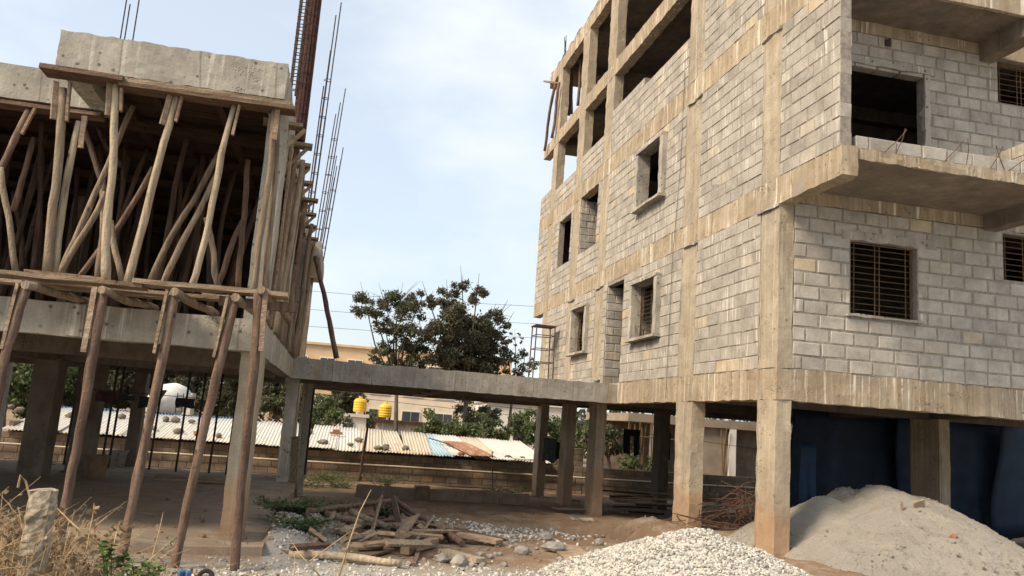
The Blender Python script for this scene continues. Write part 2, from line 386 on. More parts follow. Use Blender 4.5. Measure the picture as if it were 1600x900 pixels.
M['leaf_bright'] = leafmat('bright weed leaves', (.06, .095, .026), (.10, .145, .042), (.19, .17, .06))
M['leaf_dry'] = leafmat('dry leaves', (.17, .115, .068), (.28, .205, .125), (.36, .28, .175))
M['roof_stone'] = flat('brown weathered stone', (.17, .14, .11), .95, .4, 7, bump=.6)
M['straw'] = flat('dry straw stem', (.36, .255, .145), .9, .3, 12)
M['trunk'] = woodmat('grey tree bark', (.16, .13, .10), (.10, .08, .06), (.05, .04, .03), (14, 14, 3))
# ------------------------------------------------------------------ ground
def hgt(x, y):
    h = .04 - .42*smooth(11.5, 20, y) - .14*smooth(20, 27, y)
    if x > 6: h += .12*smooth(6, 7, x)*smooth(9.5, 11, y)*(1-smooth(13, 18, y))
    h += .30*smooth(-.9, -2.4, x)*smooth(9.6, 6.5, y)*smooth(.5, 3, y)
    h += .05*fbm(x*.7, y*.7, 3) + .018*fbm(x*3.1, y*3.1, 8)
    mid = smooth(-1.1, -.2, x)*smooth(6.3, 5.2, x)
    h += mid*(.10*math.exp(-((x-1.9)**2/1.6+(y-13.6)**2/1.2)) + .07*fbm(x*1.6, y*1.6, 5)*smooth(10, 12, y)*(1-smooth(19, 22, y)))
    h -= .55*math.exp(-(((x-4.55)/.62)**4+((y-14.6)/1.5)**4))
    h += .26*math.exp(-(((x-5.75)/.75)**2+((y-13.9)/1.2)**2))
    h += .22*math.exp(-(((x+.55)/.5)**2))*smooth(9.6, 10.6, y)*(1-smooth(15.5, 18, y))
    if x < -.6 and 9.6 < y < 20.2: h = min(h, .05)
    return h
def axis_pts(lo, hi, st, far):
    a = list(np.arange(lo, hi+1e-6, st)); g = st
    l, r = [], []
    p = lo
    while p > -far: g *= 1.6; p -= g; l.append(p)
    g = st; p = hi
    while p < far: g *= 1.6; p += g; r.append(p)
    return l[::-1]+a+r
gx, gy = axis_pts(-8, 13, .13, 900), axis_pts(3.5, 28, .13, 900)
g = MB()
for yy in gy:
    for xx in gx: g.v.append((xx, yy, hgt(xx, yy) if -60 < xx < 60 and -20 < yy < 60 else hgt(max(-60, min(60, xx)), max(-20, min(60, yy)))))
W = len(gx)
for i in range(len(gy)-1):
    for k in range(W-1): g.f.append((i*W+k, i*W+k+1, (i+1)*W+k+1, (i+1)*W+k))
struct(g.build('ground', M['ground'], sm=True), 'bare red earth building plot with grit and rubble')

# ------------------------------------------------------------------ block laying
blk_meshes = []
for q in range(6):
    r = random.Random(40+q); m = MB(); c = .012
    L, H, D = .2, .1, .09
    def jj(a): return r.uniform(-a, a)
    front = [(-L+c+jj(.010), -D+jj(.003), -H+c+jj(.007)), (L-c+jj(.010), -D+jj(.003), -H+c+jj(.007)), (L-c+jj(.010), -D+jj(.003), H-c+jj(.007)), (-L+c+jj(.010), -D+jj(.003), H-c+jj(.007))]
    rim = [(-L, -D+c, -H), (L, -D+c, -H), (L, -D+c, H), (-L, -D+c, H)]
    back = [(-L, D, -H), (L, D, -H), (L, D, H), (-L, D, H)]
    m.v = front+rim+back
    m.f = [(0,1,2,3)] + [(4+k, 4+(k+1) % 4, (k+1) % 4, k) for k in range(4)] + [(8+k, 8+(k+1) % 4, 4+(k+1) % 4, 4+k) for k in range(4)] + [(11,10,9,8)]
    me = bpy.data.meshes.new('block'); me.from_pydata(m.v, [], m.f); me.update(); blk_meshes.append((me, m))
class Courses:
    "collects the blocks of one thing; the 300 that show largest become objects, the others one mass"
    def __init__(s, near, far, limit=300, near_x=None): s.b, s.near, s.far, s.limit, s.near_x = [], near, far, limit, near_x
    def put(s, wall, c, axis, ln, h, depth=.18, flip=False):
        ang = (-math.pi/2 if axis == 'y' else 0) + (math.pi if flip else 0)
        j = rng.uniform
        Mx = Matrix.Translation(Vector(c)+Vector((j(-.006,.006), j(-.006,.006), 0))) @ Matrix.Rotation(ang+j(-.016,.016), 4, 'Z') @ Matrix.Rotation(j(-.009,.009), 4, 'Y') @ Matrix.Rotation(j(-.02,.02), 4, 'X') @ Matrix.Diagonal((ln/.4, depth/.18, h/.2, 1))
        p = pix(c)
        vis = 80 < p[2]*0+p[0]+100 and -30 < p[0] < 1630 and -30 < p[1] < 930
        d = Vector(c)-EYE; nrm = Vector((-1,0,0)) if axis == 'y' else Vector((0,-1,0))
        area = ln*h*max(.02, -d.normalized().dot(nrm))/d.length_squared if vis else 0
        s.b.append((area, wall, Mx, rng.randrange(6), axis))
    def finish(s, thing_):
        s.b.sort(key=lambda t: -t[0]); m = MB()
        for i, (a, wall, Mx, q, nx_) in enumerate(s.b):
            if i < s.limit and a > 0:
                me = blk_meshes[q][0]
                if not me.materials: me.materials.append(None)
                o = link('block', me, wall); o.matrix_local = Mx
                o.material_slots[0].link = 'OBJECT'; o.material_slots[0].material = s.near if nx_ == 'y' or s.near_x is None else s.near_x
            else: m.add([Mx @ Vector(v) for v in blk_meshes[q][1].v], blk_meshes[q][1].f)
        if m.v:
            o = m.build('distant_blocks', s.far, thing_); o['kind'] = 'stuff'
def rects_minus(u0, u1, z0, z1, ops):
    us = sorted({u0, u1, *[max(u0, min(u1, v)) for o in ops for v in o[:2]]}); out = []
    for a, b in zip(us, us[1:]):
        zs = [z0]; cover = sorted((o[2], o[3]) for o in ops if o[0] < b-1e-6 and o[1] > a+1e-6); cur = z0
        for c, d in cover:
            if c > cur+1e-4: out.append((a, b, cur, c))
            cur = max(cur, d)
        if cur < z1-1e-4: out.append((a, b, cur, z1))
    return out
def lay(crs, parent, axis, plane, u0, u1, z0, z1, ops=(), rows=None, depth=.18, rec=.012, name='block_wall', mortar='mortar', blen=.40, both=False, top_step=None, jt_=None):
    "a block wall whose outer face lies on plane; axis is the direction it runs in"
    wall_m = MB()
    for a, b, c, d in rects_minus(u0, u1, z0, z1, ops):
        lo, hi = plane+rec, plane+depth-(rec if both else 0)
        a2 = a+(.008 if a == u0 else 0); b2 = b-(.008 if b == u1 else 0)
        d2 = d-.006 if d == z1 else d
        if axis == 'y': wall_m.box(lo, hi, a2, b2, c, d2)
        else: wall_m.box(a2, b2, lo, hi, c, d2)
    wall = wall_m.build(name, M[mortar], parent)
    n = rows or max(1, round((z1-z0)/.208)); ch = (z1-z0)/n; jt, jz = (jt_, jt_) if jt_ else (.022, .011) if axis == 'y' else (.015, .015)
    for r in range(n):
        za, zb = z0+r*ch, z0+(r+1)*ch; zc = (za+zb)/2
        cuts = sorted((o[0], o[1]) for o in ops if o[2] < zc < o[3]); spans, cur = [], u0
        for a, b in cuts:
            if a > cur+.03: spans.append((cur, min(a, u1)))
            cur = max(cur, b)
        if cur < u1-.03: spans.append((cur, u1))
        for a, b in spans:
            off = (.0 if r % 2 else .5)*(blen+jt) + rng.uniform(-.05, .05); u = a; first = True
            while u < b-.025:
                ln = (blen+jt)*(1 if not first else 1) - (off if first else 0) + rng.uniform(-.03, .02)
                if first and ln < .08: ln += blen*.5
                first = False
                if b-u-ln < .09: ln = b-u
                ln = min(ln, b-u); mid = u+ln/2; w = max(.03, ln-jt)
                pz = zc+rng.uniform(-.003, .003)
                if both: pc = plane+depth/2
                else: pc = plane+.09
                c = (pc, mid, pz) if axis == 'y' else (mid, pc, pz)
                crs.put(wall, c, axis, w, ch-jz, depth if both else .18)
                u += ln
    return wall
def grille(parent, axis, plane, u0, u1, z0, z1, rows=11, name='window'):
    "steel window guard: frame, mullion, uprights and rows of thin bars"
    w = MB(); t = .02
    P = (lambda u, z, d=0: (plane+d, u, z)) if axis == 'y' else (lambda u, z, d=0: (u, plane+d, z))
    def bar(a, b, r): w.tube([P(*a), P(*b)], r, 5)
    bar((u0+t, z0), (u0+t, z1), .012); bar((u1-t, z0), (u1-t, z1), .012); bar((u0, z0+t), (u1, z0+t), .012); bar((u0, z1-t), (u1, z1-t), .012)
    fr = w.build('window_grille', M['grille'], parent)
    um = (u0+u1)/2
    for u in (um-.01, um-.09, u1-.13, u0+.13):
        MB().tube([P(u, z0), P(u, z1)], .008, 5).build('upright', M['grille'], fr)
    for k in range(rows):
        z = z0+(k+1)*(z1-z0)/(rows+1); MB().tube([P(u0, z), P(u1, z)], .006, 4).build('bar', M['grille'], fr)
    return fr

# ------------------------------------------------------------------ the four storey block building on the right
XC, YD = 6.35, 11.0
BM = [(2.33, 2.80), (5.33, 5.75), (8.27, 8.72), (11.0, 11.42), (13.62, 14.05)]
CY = [(11.0, 11.55), (13.9, 14.6), (19.4, 20.05), (22.0, 22.65), (25.0, 25.6)]
B = thing('apartment_building', 'unplastered four storey grey block building with tan concrete frame', 'building', loc=(XC, YD, 0))
B.location = (0, 0, 0)
crs = Courses(M['block'], M['block_far'], near_x=M['block_front'])
def part(name, mt, parent, *box, **k):
    return MB().rbox(*box, **k).build(name, M[mt], parent)
lspan = [(11.0, 25.75), (9.42, 26.95), (9.42, 26.95), (11.0, 27.0), (11.0, 26.8)]
for (z0, z1), (a, b) in zip(BM, lspan): part('beam', 'conc_warm', B, XC, XC+.25, a, b, z0, z1, seg=.15, j=.008)
for lv in range(5):
    z0 = -.7 if lv == 0 else BM[lv-1][1]; z1 = BM[lv][0]
    for k, (a, b) in enumerate(CY):
        if lv == 3 and False: continue
        part('column', 'conc_foot' if lv == 0 else 'conc_col', B, XC+.003, XC+.253, a+.003, b-.003, z0, z1, seg=.15, j=.008)
# slabs and the front beams
part('beam', 'conc_warm', B, XC+.25, 15, YD, YD+.25, *BM[0], seg=.15, j=.008)
part('beam', 'conc_warm', B, XC+.25, 15, YD, YD+.25, 5.38, 5.75, seg=.25)
part('beam', 'conc_warm', B, XC+.25, 15, YD, YD+.25, 8.40, 8.75, seg=.25)
part('beam', 'conc_warm', B, XC+.25, 15, YD, YD+.25, 11.0, 11.42, seg=.4)
for z0, z1 in BM:
    part('floor_slab', 'conc_shade', B, XC+.2, 16, YD+.2, 26.9, z1-.16, z1-.006, seg=.8)
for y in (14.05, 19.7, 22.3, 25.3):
    for i, (z0, z1) in enumerate(BM): part('cross_beam', 'conc_shade', B, XC+.25, 16, y-.11, y+.11, z0+.02, z1-.16, seg=.7)
for i, (z0, z1) in enumerate(BM): part('cross_beam', 'conc_shade', B, 11.36, 11.58, YD+.25, 26.8, z0+.05, z1-.16, seg=.8)
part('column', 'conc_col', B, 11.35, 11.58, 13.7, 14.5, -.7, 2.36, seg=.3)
for x, y in ((9.3, 16.2), (11.35, 19.4), (9.2, 22.2), (14.6, 13.8), (13.2, 19.5)): part('column', 'conc_shade', B, x, x+.28, y, y+.55, -.7, 2.36, seg=.4)
# upper interior columns and partition walls added to block light and darken the rooms
for lv in (2, 3):
    for x in (11.35, 15.7):
        for y in (13.9, 19.4, 22.0, 25.0): part('column', 'conc_shade', B, x, x+.28, y, y+.5, BM[lv][1], BM[lv+1][0]+.05, seg=.5)
for lv in (0, 1):
    z0, z1 = BM[lv][1], BM[lv+1][1]-.17
    for bx in ((9.5, 9.64, 14.2, 25.5), (14.2, 14.34, 11.3, 25.5)): part('added_partition', 'conc_shade', B, *bx, z0, z1, seg=1)
    for bx in ((6.54, 14.2, 14.17, 14.29), (6.54, 14.2, 22.25, 22.38), (6.54, 14.2, 25.3, 25.44)): part('added_partition', 'conc_shade', B, *bx, z0, z1, seg=1)
for lv in (2, 3):
    part('added_partition', 'conc_shade', B, 15.8, 15.95, 11.3, 26.5, BM[lv][1], BM[lv+1][1]-.17, seg=1.5)
part('added_partition', 'conc_shade', B, 9.0, 15.8, 20.4, 20.54, BM[2][1], BM[3][1]-.17, seg=1.5)
# left facade, storey by storey
Z = [(BM[i][1], BM[i+1][0]) for i in range(4)]
def L(u0, u1, lv, ops=(), z1=None, **k): return lay(crs, B, 'y', XC-.004, u0, u1, Z[lv][0], z1 or Z[lv][1], ops, rec=.008, **k)
winA = (15.75, 17.05, 3.74, 4.93); winB = (20.65, 21.85, 3.74, 4.93); winC = (15.75, 17.05, 6.72, 8.0)
door = (17.9, 19.1, 2.80, 5.24)
L(11.55, 13.9, 0); L(14.6, 19.4, 0, [winA, door]); L(20.05, 22.0, 0, [winB]); L(22.65, 25.0, 0)
L(9.45, 11.0, 1, both=True, name='wing_wall'); L(11.55, 13.9, 1); L(14.6, 19.4, 1, [winC])
L(20.05, 22.0, 1, [(20.3, 21.9, 6.5, 8.27)]); L(22.65, 25.0, 1, [(22.85, 24.2, 6.5, 8.1)]); L(25.6, 26.95, 1)
L(9.45, 11.0, 2, both=True, name='wing_wall'); L(11.55, 13.9, 2, [(12.6, 13.9, 10.75, 11.0)])
L(14.6, 19.4, 2, z1=9.98, rows=6, ops=[(14.6, 17.15, 9.77, 9.98)]); L(20.05, 22.0, 2, z1=9.55, rows=4); L(22.65, 25.0, 2, z1=9.34, rows=3); L(25.6, 26.95, 2, z1=9.55, rows=4)
# inner side wall of the door recess
lay(crs, B, 'x', 19.08, XC+.015, 9.4, 2.80, 5.24, rows=12, depth=.15, name='recess_wall')
lay(crs, B, 'x', 21.88, XC+.015, 9.4, 5.75, 8.2, rows=12, depth=.1, name='recess_wall')
# projecting window surrounds: jambs, head and sill
for (u0, u1, z0, z1), gr in ((winA, 1), (winB, 1), (winC, 0)):
    s = MB().rbox(XC-.11, XC+.19, u0-.17, u0, z0-.02, z1+.02, seg=.15, j=.008).build('window_surround', M['conc_grey'], B)
    MB().rbox(XC-.11, XC+.19, u1, u1+.13, z0-.02, z1+.02, seg=.15, j=.008).build('jamb', M['conc_grey'], s)
    MB().rbox(XC-.13, XC+.19, u0-.17, u1+.13, z1+.02, z1+.08, seg=.2, j=.006).build('head', M['conc_grey'], s)
    MB().rbox(XC-.17, XC+.19, u0-.22, u1+.18, z0-.075, z0-.02, seg=.2, j=.006).build('sill', M['conc_grey'], s)
    if gr: grille(B, 'y', XC+.12, u0, u1, z0-.02, z1+.02, 12)
for lv, y, zt in ((0, 13.9, 5.33), (0, 19.4, 5.33), (1, 13.9, 8.27), (1, 11.0, 8.27), (0, 11.02, 5.33), (0, 22.0, 5.33)):
    MB().rbox(XC-.035, XC+.02, y-.03, y+.62, zt-.04, zt-.012, seg=.12, j=.012).build('column_head_ledge', M['conc_grey'], B)
# front facade under and behind the balconies
fw1 = (7.58, 8.76, 3.73, 4.90); fw2 = (10.37, 11.5, 4.56, 5.34)
lay(crs, B, 'x', YD-.004, XC+.255, 14.9, 2.80, 5.38, [fw1, fw2], rows=12, jt_=.024, rec=.009)
MB().rbox(7.42, 9.1, YD-.02, YD+.1, 4.90, 5.04, seg=.12, j=.012).build('lintel', M['conc_grey'], B)
fw3 = (7.48, 8.93, 5.75, 7.85); fw4 = (10.36, 11.5, 7.6, 8.39)
lay(crs, B, 'x', YD-.004, XC+.255, 14.9, 5.75, 8.40, [fw3, fw4, (8.2, 8.32, 8.24, 8.40)], rows=13, jt_=.022, rec=.009)
MB().rbox(7.30, 9.12, YD-.03, YD+.18, 7.85, 7.98, seg=.2, j=.008).build('lintel', M['conc_grey'], B)
MB().rbox(8.93, 9.03, YD-.02, YD+.18, 5.75, 7.85, seg=.2, j=.008).build('door_jamb', M['conc_grey'], B)
for w in (fw1, fw2, fw4): grille(B, 'x', YD+.11, *w, 11 if w is fw1 else 7)
MB().rbox(7.5, 8.86, YD-.05, YD+.18, 3.69, 3.73, seg=.15, j=.008).build('sill', M['conc_grey'], B)
# balconies
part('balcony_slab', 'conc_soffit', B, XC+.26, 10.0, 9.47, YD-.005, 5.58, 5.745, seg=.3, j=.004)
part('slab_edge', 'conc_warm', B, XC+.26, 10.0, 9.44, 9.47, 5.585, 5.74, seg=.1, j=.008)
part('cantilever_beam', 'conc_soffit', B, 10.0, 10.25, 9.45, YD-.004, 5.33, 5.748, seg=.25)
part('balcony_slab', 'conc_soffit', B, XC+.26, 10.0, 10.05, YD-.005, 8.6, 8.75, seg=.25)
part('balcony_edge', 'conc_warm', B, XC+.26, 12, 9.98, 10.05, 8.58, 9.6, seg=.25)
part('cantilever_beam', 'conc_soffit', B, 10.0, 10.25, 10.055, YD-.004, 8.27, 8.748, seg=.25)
lay(crs, B, 'x', 9.47, XC+.26, 10.0, 5.745, 5.945, rows=1, depth=.14, both=True, name='balcony_parapet')
lay(crs, B, 'y', 10.03, 9.63, YD-.01, 5.75, 6.57, rows=4, depth=.15, both=True, name='balcony_parapet')
for k, (x, dx, dy) in enumerate(((7.05, .30, -.02), (7.22, .08, -.05), (8.0, .3, .03), (8.35, -.05, -.05), (8.75, .18, .0), (8.98, -.14, .03), (9.05, .4, -.02))):
    MB().tube([(x, 9.46, 5.76), (x+dx*.6, 9.43+dy, 5.95), (x+dx, 9.42+dy, 6.10)], .006, 5).build('starter_bar', M['rust'], B)
crs.finish(B)
part('roof_edge', 'conc_warm', B, XC+.02, XC+.24, 11.0, 26.7, 14.053, 14.16, seg=.2, j=.03)
for k in range(6):
    y = 25.05+rng.uniform(0, .5); MB().tube([(XC+.1+rng.uniform(0, .12), y, 14.05), (XC+.1, y+.02, 14.5+rng.uniform(0, .6))], .012, 5).build('starter_bar', M['rust_dark'], B)
# cable hanging down the left facade
tag(MB().tube([(XC-.02, 14.75, 9.1), (XC-.03, 14.78, 7.0), (XC-.025, 14.92, 5.9), (XC-.03, 15.0, 5.2), (XC-.03, 15.06, 2.4)], .005, 5).build('cable', M['dark_steel']), 'thin dark cable hanging down the block facade beside a pilaster', 'cable')

# ------------------------------------------------------------------ linking deck between the buildings
K = thing('linking_deck', 'long bare concrete deck bridging the two unfinished buildings', 'deck')
MB().rbox(-.945, XC-.003, 18.0, 18.25, 2.32, 2.755, seg=.13, j=.006, top=.03).build('edge_beam', M['conc_deck'], K)
part('slab', 'conc_soffit', K, -.94, XC, 18.25, 25.5, 2.56, 2.70, seg=.8)
for y in (20.4, 22.6, 25.2): part('cross_beam', 'conc_soffit', K, -.94, XC, y, y+.22, 2.30, 2.56, seg=.7)
part('cross_beam', 'conc_soffit', K, 2.3, 2.55, 18.25, 25.2, 2.30, 2.56, seg=.7)

# ------------------------------------------------------------------ the propped building on the left
A = thing('unfinished_building', 'half cast concrete building on the left with its upper floor on timber props', 'building')
XS = -.95
struct_floor = MB().rbox(-16, -.62, 9.72, 20.0, -.5, .13, seg=.35, j=.02).build('floor', M['floor'])
struct(struct_floor, 'dusty concrete ground floor under the propped building')
part('beam', 'conc_grey', A, -16, XS, 10.05, 10.3, 2.32, 2.70, seg=.3)
part('beam', 'conc_grey', A, XS-.25, XS, 10.3, 17.995, 2.32, 2.72, seg=.25, top=.02)
for x in (-3.05, -4.9): part('beam_stub', 'conc_grey', A, x, x+.16, 10.03, 10.06, 2.325, 2.69, seg=.2)
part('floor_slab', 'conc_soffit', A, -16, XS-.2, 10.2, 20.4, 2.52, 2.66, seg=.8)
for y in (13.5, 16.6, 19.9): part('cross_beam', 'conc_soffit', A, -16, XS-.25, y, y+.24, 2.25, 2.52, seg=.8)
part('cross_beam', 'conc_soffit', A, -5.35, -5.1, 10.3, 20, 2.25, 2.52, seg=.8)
part('column', 'conc_foot', A, -1.15, -.92, 10.22, 10.85, .1, 2.32, seg=.2, j=.006)
part('column', 'conc_grey', A, -1.05, -.8, 18.3, 18.9, -.6, 2.33, seg=.3)
part('column', 'conc_grey', A, -.78, -.53, 20.42, 20.6, -.6, 2.33, seg=.3)
for x, y, s in ((-5.45, 16.45, .5), (-5.1, 18.0, .5), (-4.5, 20.0, .3), (-9, 16.5, .4), (-7.4, 20, .3), (-9.3, 11, .4)): part('column', 'conc_soffit' if x > -7 else 'conc_grey', A, x, x+.26 if s < .4 else x+.42, y, y+s, .1, 2.3, seg=.4)
for y in (10.55, 14.3, 18.4): part('column', 'conc_grey', A, -1.22, -.97, y, y+.5, 2.70, 5.47, seg=.3, j=.005)
for x, y in ((-5.3, 11.6), (-9.6, 11.6), (-5.3, 16.6), (-9.6, 16.6)): part('column', 'conc_soffit', A, x, x+.3, y, y+.4, 2.66, 5.47, seg=.5)
# upper slab with its deep edge beams
MB().rbox(-3.62, -1.0, 10.0, 10.3, 5.46, 5.92, seg=.07, j=.004, top=.022).build('edge_beam', M['conc_grey'], A)
MB().rbox(-3.62, -3.36, 10.3, 11.3, 5.465, 5.915, seg=.2, j=.006, top=.03).build('edge_beam', M['conc_grey'], A)
MB().rbox(-16, -3.36, 11.3, 11.6, 5.43, 5.90, seg=.2, j=.006, top=.03).build('edge_beam', M['conc_grey'], A)
MB().rbox(-1.25, -1.0, 10.3, 20.8, 5.465, 5.90, seg=.2, j=.012, top=.04).build('edge_beam', M['conc_grey'], A)
MB().rbox(-1.25, -.74, 20.805, 25.2, 5.5, 5.90, seg=.2, j=.012, top=.04).build('edge_beam', M['conc_grey'], A)
part('column', 'conc_soffit', A, -1.22, -1.0, 24.4, 24.9, -.6, 5.5, seg=.4)
part('roof_slab', 'conc_soffit', A, -16, -1.2, 11.5, 20.6, 5.70, 5.86, seg=.8)
part('roof_slab', 'conc_soffit', A, -3.4, -1.2, 10.2, 11.6, 5.702, 5.858, seg=.8)
part('back_wall', 'shade_wall', A, -16, -1.3, 20.3, 20.45, 2.66, 5.7, seg=1.5)
part('back_wall', 'shade_wall', A, -16, -15.8, 10.3, 20.3, 2.66, 5.7, seg=1.5)
# ------------------------------------------------------------------ poles, planks, bars
def pole_mb(a, b, r0=.07, r1=.055, wob=.03, n=11, sides=8, seed=None):
    q = random.Random(seed if seed is not None else rng.random()); a, b = Vector(a), Vector(b); d = (b-a); ln = d.length; d.normalize()
    s1 = d.orthogonal().normalized(); s2 = d.cross(s1); f1, f2, p1, p2 = q.uniform(.6, 1.6), q.uniform(.6, 1.6), q.uniform(0, 6), q.uniform(0, 6)
    n = max(4, int(ln/.2)); path, rad = [], []; kt = q.uniform(.3, .7); kv = q.uniform(-1, 1)*wob
    for i in range(n+1):
        t = i/n; e = math.sin(math.pi*t)
        kk = (1-abs(t-kt)/max(kt, 1-kt))*kv
        path.append(a+d*(ln*t)+s1*(wob*.45*e*math.sin(f1*t*3+p1)+kk+q.uniform(-.006, .006))+s2*(wob*.45*e*math.sin(f2*t*3+p2)+q.uniform(-.006, .006)))
        rad.append((r0+(r1-r0)*t)*(1+q.uniform(-.06, .06)+(.12 if q.random() < .10 else 0)))
    return MB().tube(path, rad, sides)
def pole(name, a, b, label, cat, group=None, mt='pole', r0=.07, r1=.055, wob=.03, parent=None):
    o = pole_mb(a, b, r0, r1, wob).build(name, M[mt], parent, sm=True)
    return tag(o, label, cat, group) if label else o
def plank_mb(a, b, w, t, roll=0, j=.006):
    a, b = Vector(a), Vector(b); d = (b-a); ln = d.length; d.normalize()
    s = d.cross(Vector((0,0,1))); s = s.normalized() if s.length > .05 else Vector((1,0,0)); u = s.cross(d)
    s, u = s*math.cos(roll)+u*math.sin(roll), u*math.cos(roll)-s*math.sin(roll)
    m = MB(); n = max(2, int(ln/.3)); q = random.Random(rng.random()); base = 0
    prof = ((-1,-1),(1,-1),(1,1),(-1,1))
    for i in range(n+1):
        c = a+d*(ln*i/n)+u*q.uniform(-.004, .004)
        for x, y in prof: m.v.append(tuple(c+s*(x*w/2+q.uniform(-j, j))+u*(y*t/2+q.uniform(-j, j)*.3)))
    for i in range(n):
        for k in range(4): m.f.append((i*4+k, i*4+(k+1) % 4, (i+1)*4+(k+1) % 4, (i+1)*4+k))
    m.f.append((3,2,1,0)); m.f.append(tuple(n*4+k for k in range(4)))
    return m
def plank(name, a, b, w, t, label, cat, group=None, mt='plank', roll=0, parent=None):
    o = plank_mb(a, b, w, t, roll).build(name, M[mt], parent)
    return tag(o, label, cat, group) if label else o

# shuttering under the upper slab
S = thing('slab_shuttering', 'dark timber shuttering boards under the propped upper slab', 'shuttering')
y = 10.45
while y < 20.2:
    w = rng.uniform(.2, .3); x0 = -3.35 if y < 11.6 else -15.5
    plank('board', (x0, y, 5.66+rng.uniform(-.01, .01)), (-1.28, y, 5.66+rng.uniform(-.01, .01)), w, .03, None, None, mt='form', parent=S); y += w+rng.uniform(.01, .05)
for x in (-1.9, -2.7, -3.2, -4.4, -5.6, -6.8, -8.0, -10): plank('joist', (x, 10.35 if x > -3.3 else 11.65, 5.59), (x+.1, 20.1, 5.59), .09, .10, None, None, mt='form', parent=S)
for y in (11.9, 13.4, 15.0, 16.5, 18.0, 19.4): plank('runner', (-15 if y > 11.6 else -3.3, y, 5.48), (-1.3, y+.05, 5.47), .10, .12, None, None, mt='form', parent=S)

tag(plank_mb((-3.76, 10.06, 5.415), (-2.85, 10.06, 5.405), .30, .06).build('header_timber', M['plank_red']), 'dark board end poking out left under the cast beam', 'timber')
tag(plank_mb((-2.9, 10.08, 5.352), (-.86, 10.08, 5.352), .26, .05).build('header_timber', M['plank_red']), 'long red brown bearer under the right half of the cast beam', 'timber')
tag(plank_mb((-2.85, 10.1, 5.42), (-.92, 10.1, 5.415), .22, .06).build('header_timber', M['plank']), 'upper bearer board pressed against the cast beam underside', 'timber')
tag(plank_mb((-15, 11.42, 5.37), (-3.45, 11.42, 5.37), .26, .05).build('header_timber', M['plank_red']), 'bearer board under the set back cast beam at far left', 'timber')

# front row of props (photo x, y of top and foot; plane; head cleats)
front = [((45, 172), (-14, 290), 11.35, 'bark', 'brown pole leaning left under the set back cast beam', 1, .07),
 ((2, 262), (28, 424), 10.6, 'pole', 'crooked pole leaning right at the left edge of propped floor', 0, .06),
 ((99, 138), (74, 428), 10.10, 'pole', 'thick brown prop with boxed head, first under the cast beam', 2, .085),
 ((123, 190), (85, 430), 10.16, 'pole_pale', 'pale kinked prop just right of the boxed head prop', 1, .07),
 ((182, 130), (168, 446), 10.10, 'pole_pale', 'pale upright prop between two cleats under the cast beam', 2, .075),
 ((276, 150), (197, 448), 10.10, 'pole_pale', 'pale thick prop leaning right, second from right end of beam', 2, .075),
 ((366, 165), (298, 455), 10.10, 'pole_pale', 'slim straight pale prop leaning right near the beam end', 1, .06),
 ((426, 170), (396, 462), 10.06, 'pole', 'corner prop pair left pole at the right end of the cast beam', 1, .06),
 ((434, 176), (416, 466), 10.16, 'pole', 'corner prop pair right pole against the grey column', 0, .06)]
for i, (tp, ft, yy, mt, lab, cl, r) in enumerate(front):
    a, b = at(*ft, y=yy), at(*tp, y=yy)
    t = thing('timber_prop', lab, 'prop', 'props along the open front of the upper floor')
    pole('pole', a, b, None, None, mt=mt, r0=r*.66, r1=r*.56, wob=.055, parent=t)
    d = (b-a).normalized(); sd = d.cross(Vector((0, 1, 0))).normalized()
    for k in range(cl):
        s = sd*(r*.6+.025)*(-1 if k == 0 else 1)+Vector((0, -.02, 0))
        plank('cleat', b+s-d*rng.uniform(.32, .42), b+s+d*.07, .06, .03, None, None, mt='board', roll=math.pi/2*(k % 2)*.6, parent=t)
# second row: leaning brown poles, placed one by one
second = [((66, 180), (48, 432), 12.2, 'dim upright pole left of the boxed head prop'), ((52, 215), (20, 330), 11.9, 'short dim pole slanting behind the crooked left pole'),
 ((207, 165), (95, 425), 11.0, 'long brown pole slanting from the first pale prop up to right'), ((165, 300), (92, 432), 10.7, 'curved brown brace at the foot of the kinked prop'),
 ((130, 200), (165, 300), 11.6, 'thin dark brace slanting down right behind the kinked prop'), ((240, 262), (122, 436), 11.5, 'bark brace slanting across behind the upright prop'),
 ((160, 275), (150, 440), 11.2, 'grey upright pole just left of the upright pale prop'), ((172, 345), (192, 440), 11.0, 'short brace leaning left at the foot of thick prop'),
 ((300, 195), (245, 450), 12.4, 'dark thick pole behind and right of the thick prop'), ((345, 235), (234, 446), 11.2, 'long brown brace crossing behind the slim pale prop'),
 ((340, 270), (256, 448), 10.9, 'bark brace ending right of the long brown brace'), ((323, 340), (345, 456), 10.8, 'brown pole leaning left of the corner, foot right of slim prop'),
 ((378, 345), (338, 450), 11.4, 'thick brown prop leaning right toward the corner column'), ((388, 250), (372, 456), 11.8, 'upright brown pole left of the corner prop pair'),
 ((318, 240), (306, 446), 13.0, 'dim pole seen in the gap left of slim prop'), ((416, 200), (404, 460), 12.6, 'dim pole hidden close behind the corner props'),
 ((20, 300), (32, 440), 13.2, 'dim pole behind the crooked left pole'), ((150, 190), (190, 260), 12.4, 'dark plank brace hanging behind the upright pale prop')]
for tp, ft, yy, lab in second:
    pole('timber_prop', at(*ft, y=yy), at(*tp, y=yy), lab, 'prop', 'leaning poles behind the front props', mt='bark_shade' if yy > 12 else 'bark' if yy > 11.3 else 'pole', r0=.042, r1=.036, wob=.055)  # deeper poles get darker copies, putting the inner shade into their colour
q = random.Random(21)
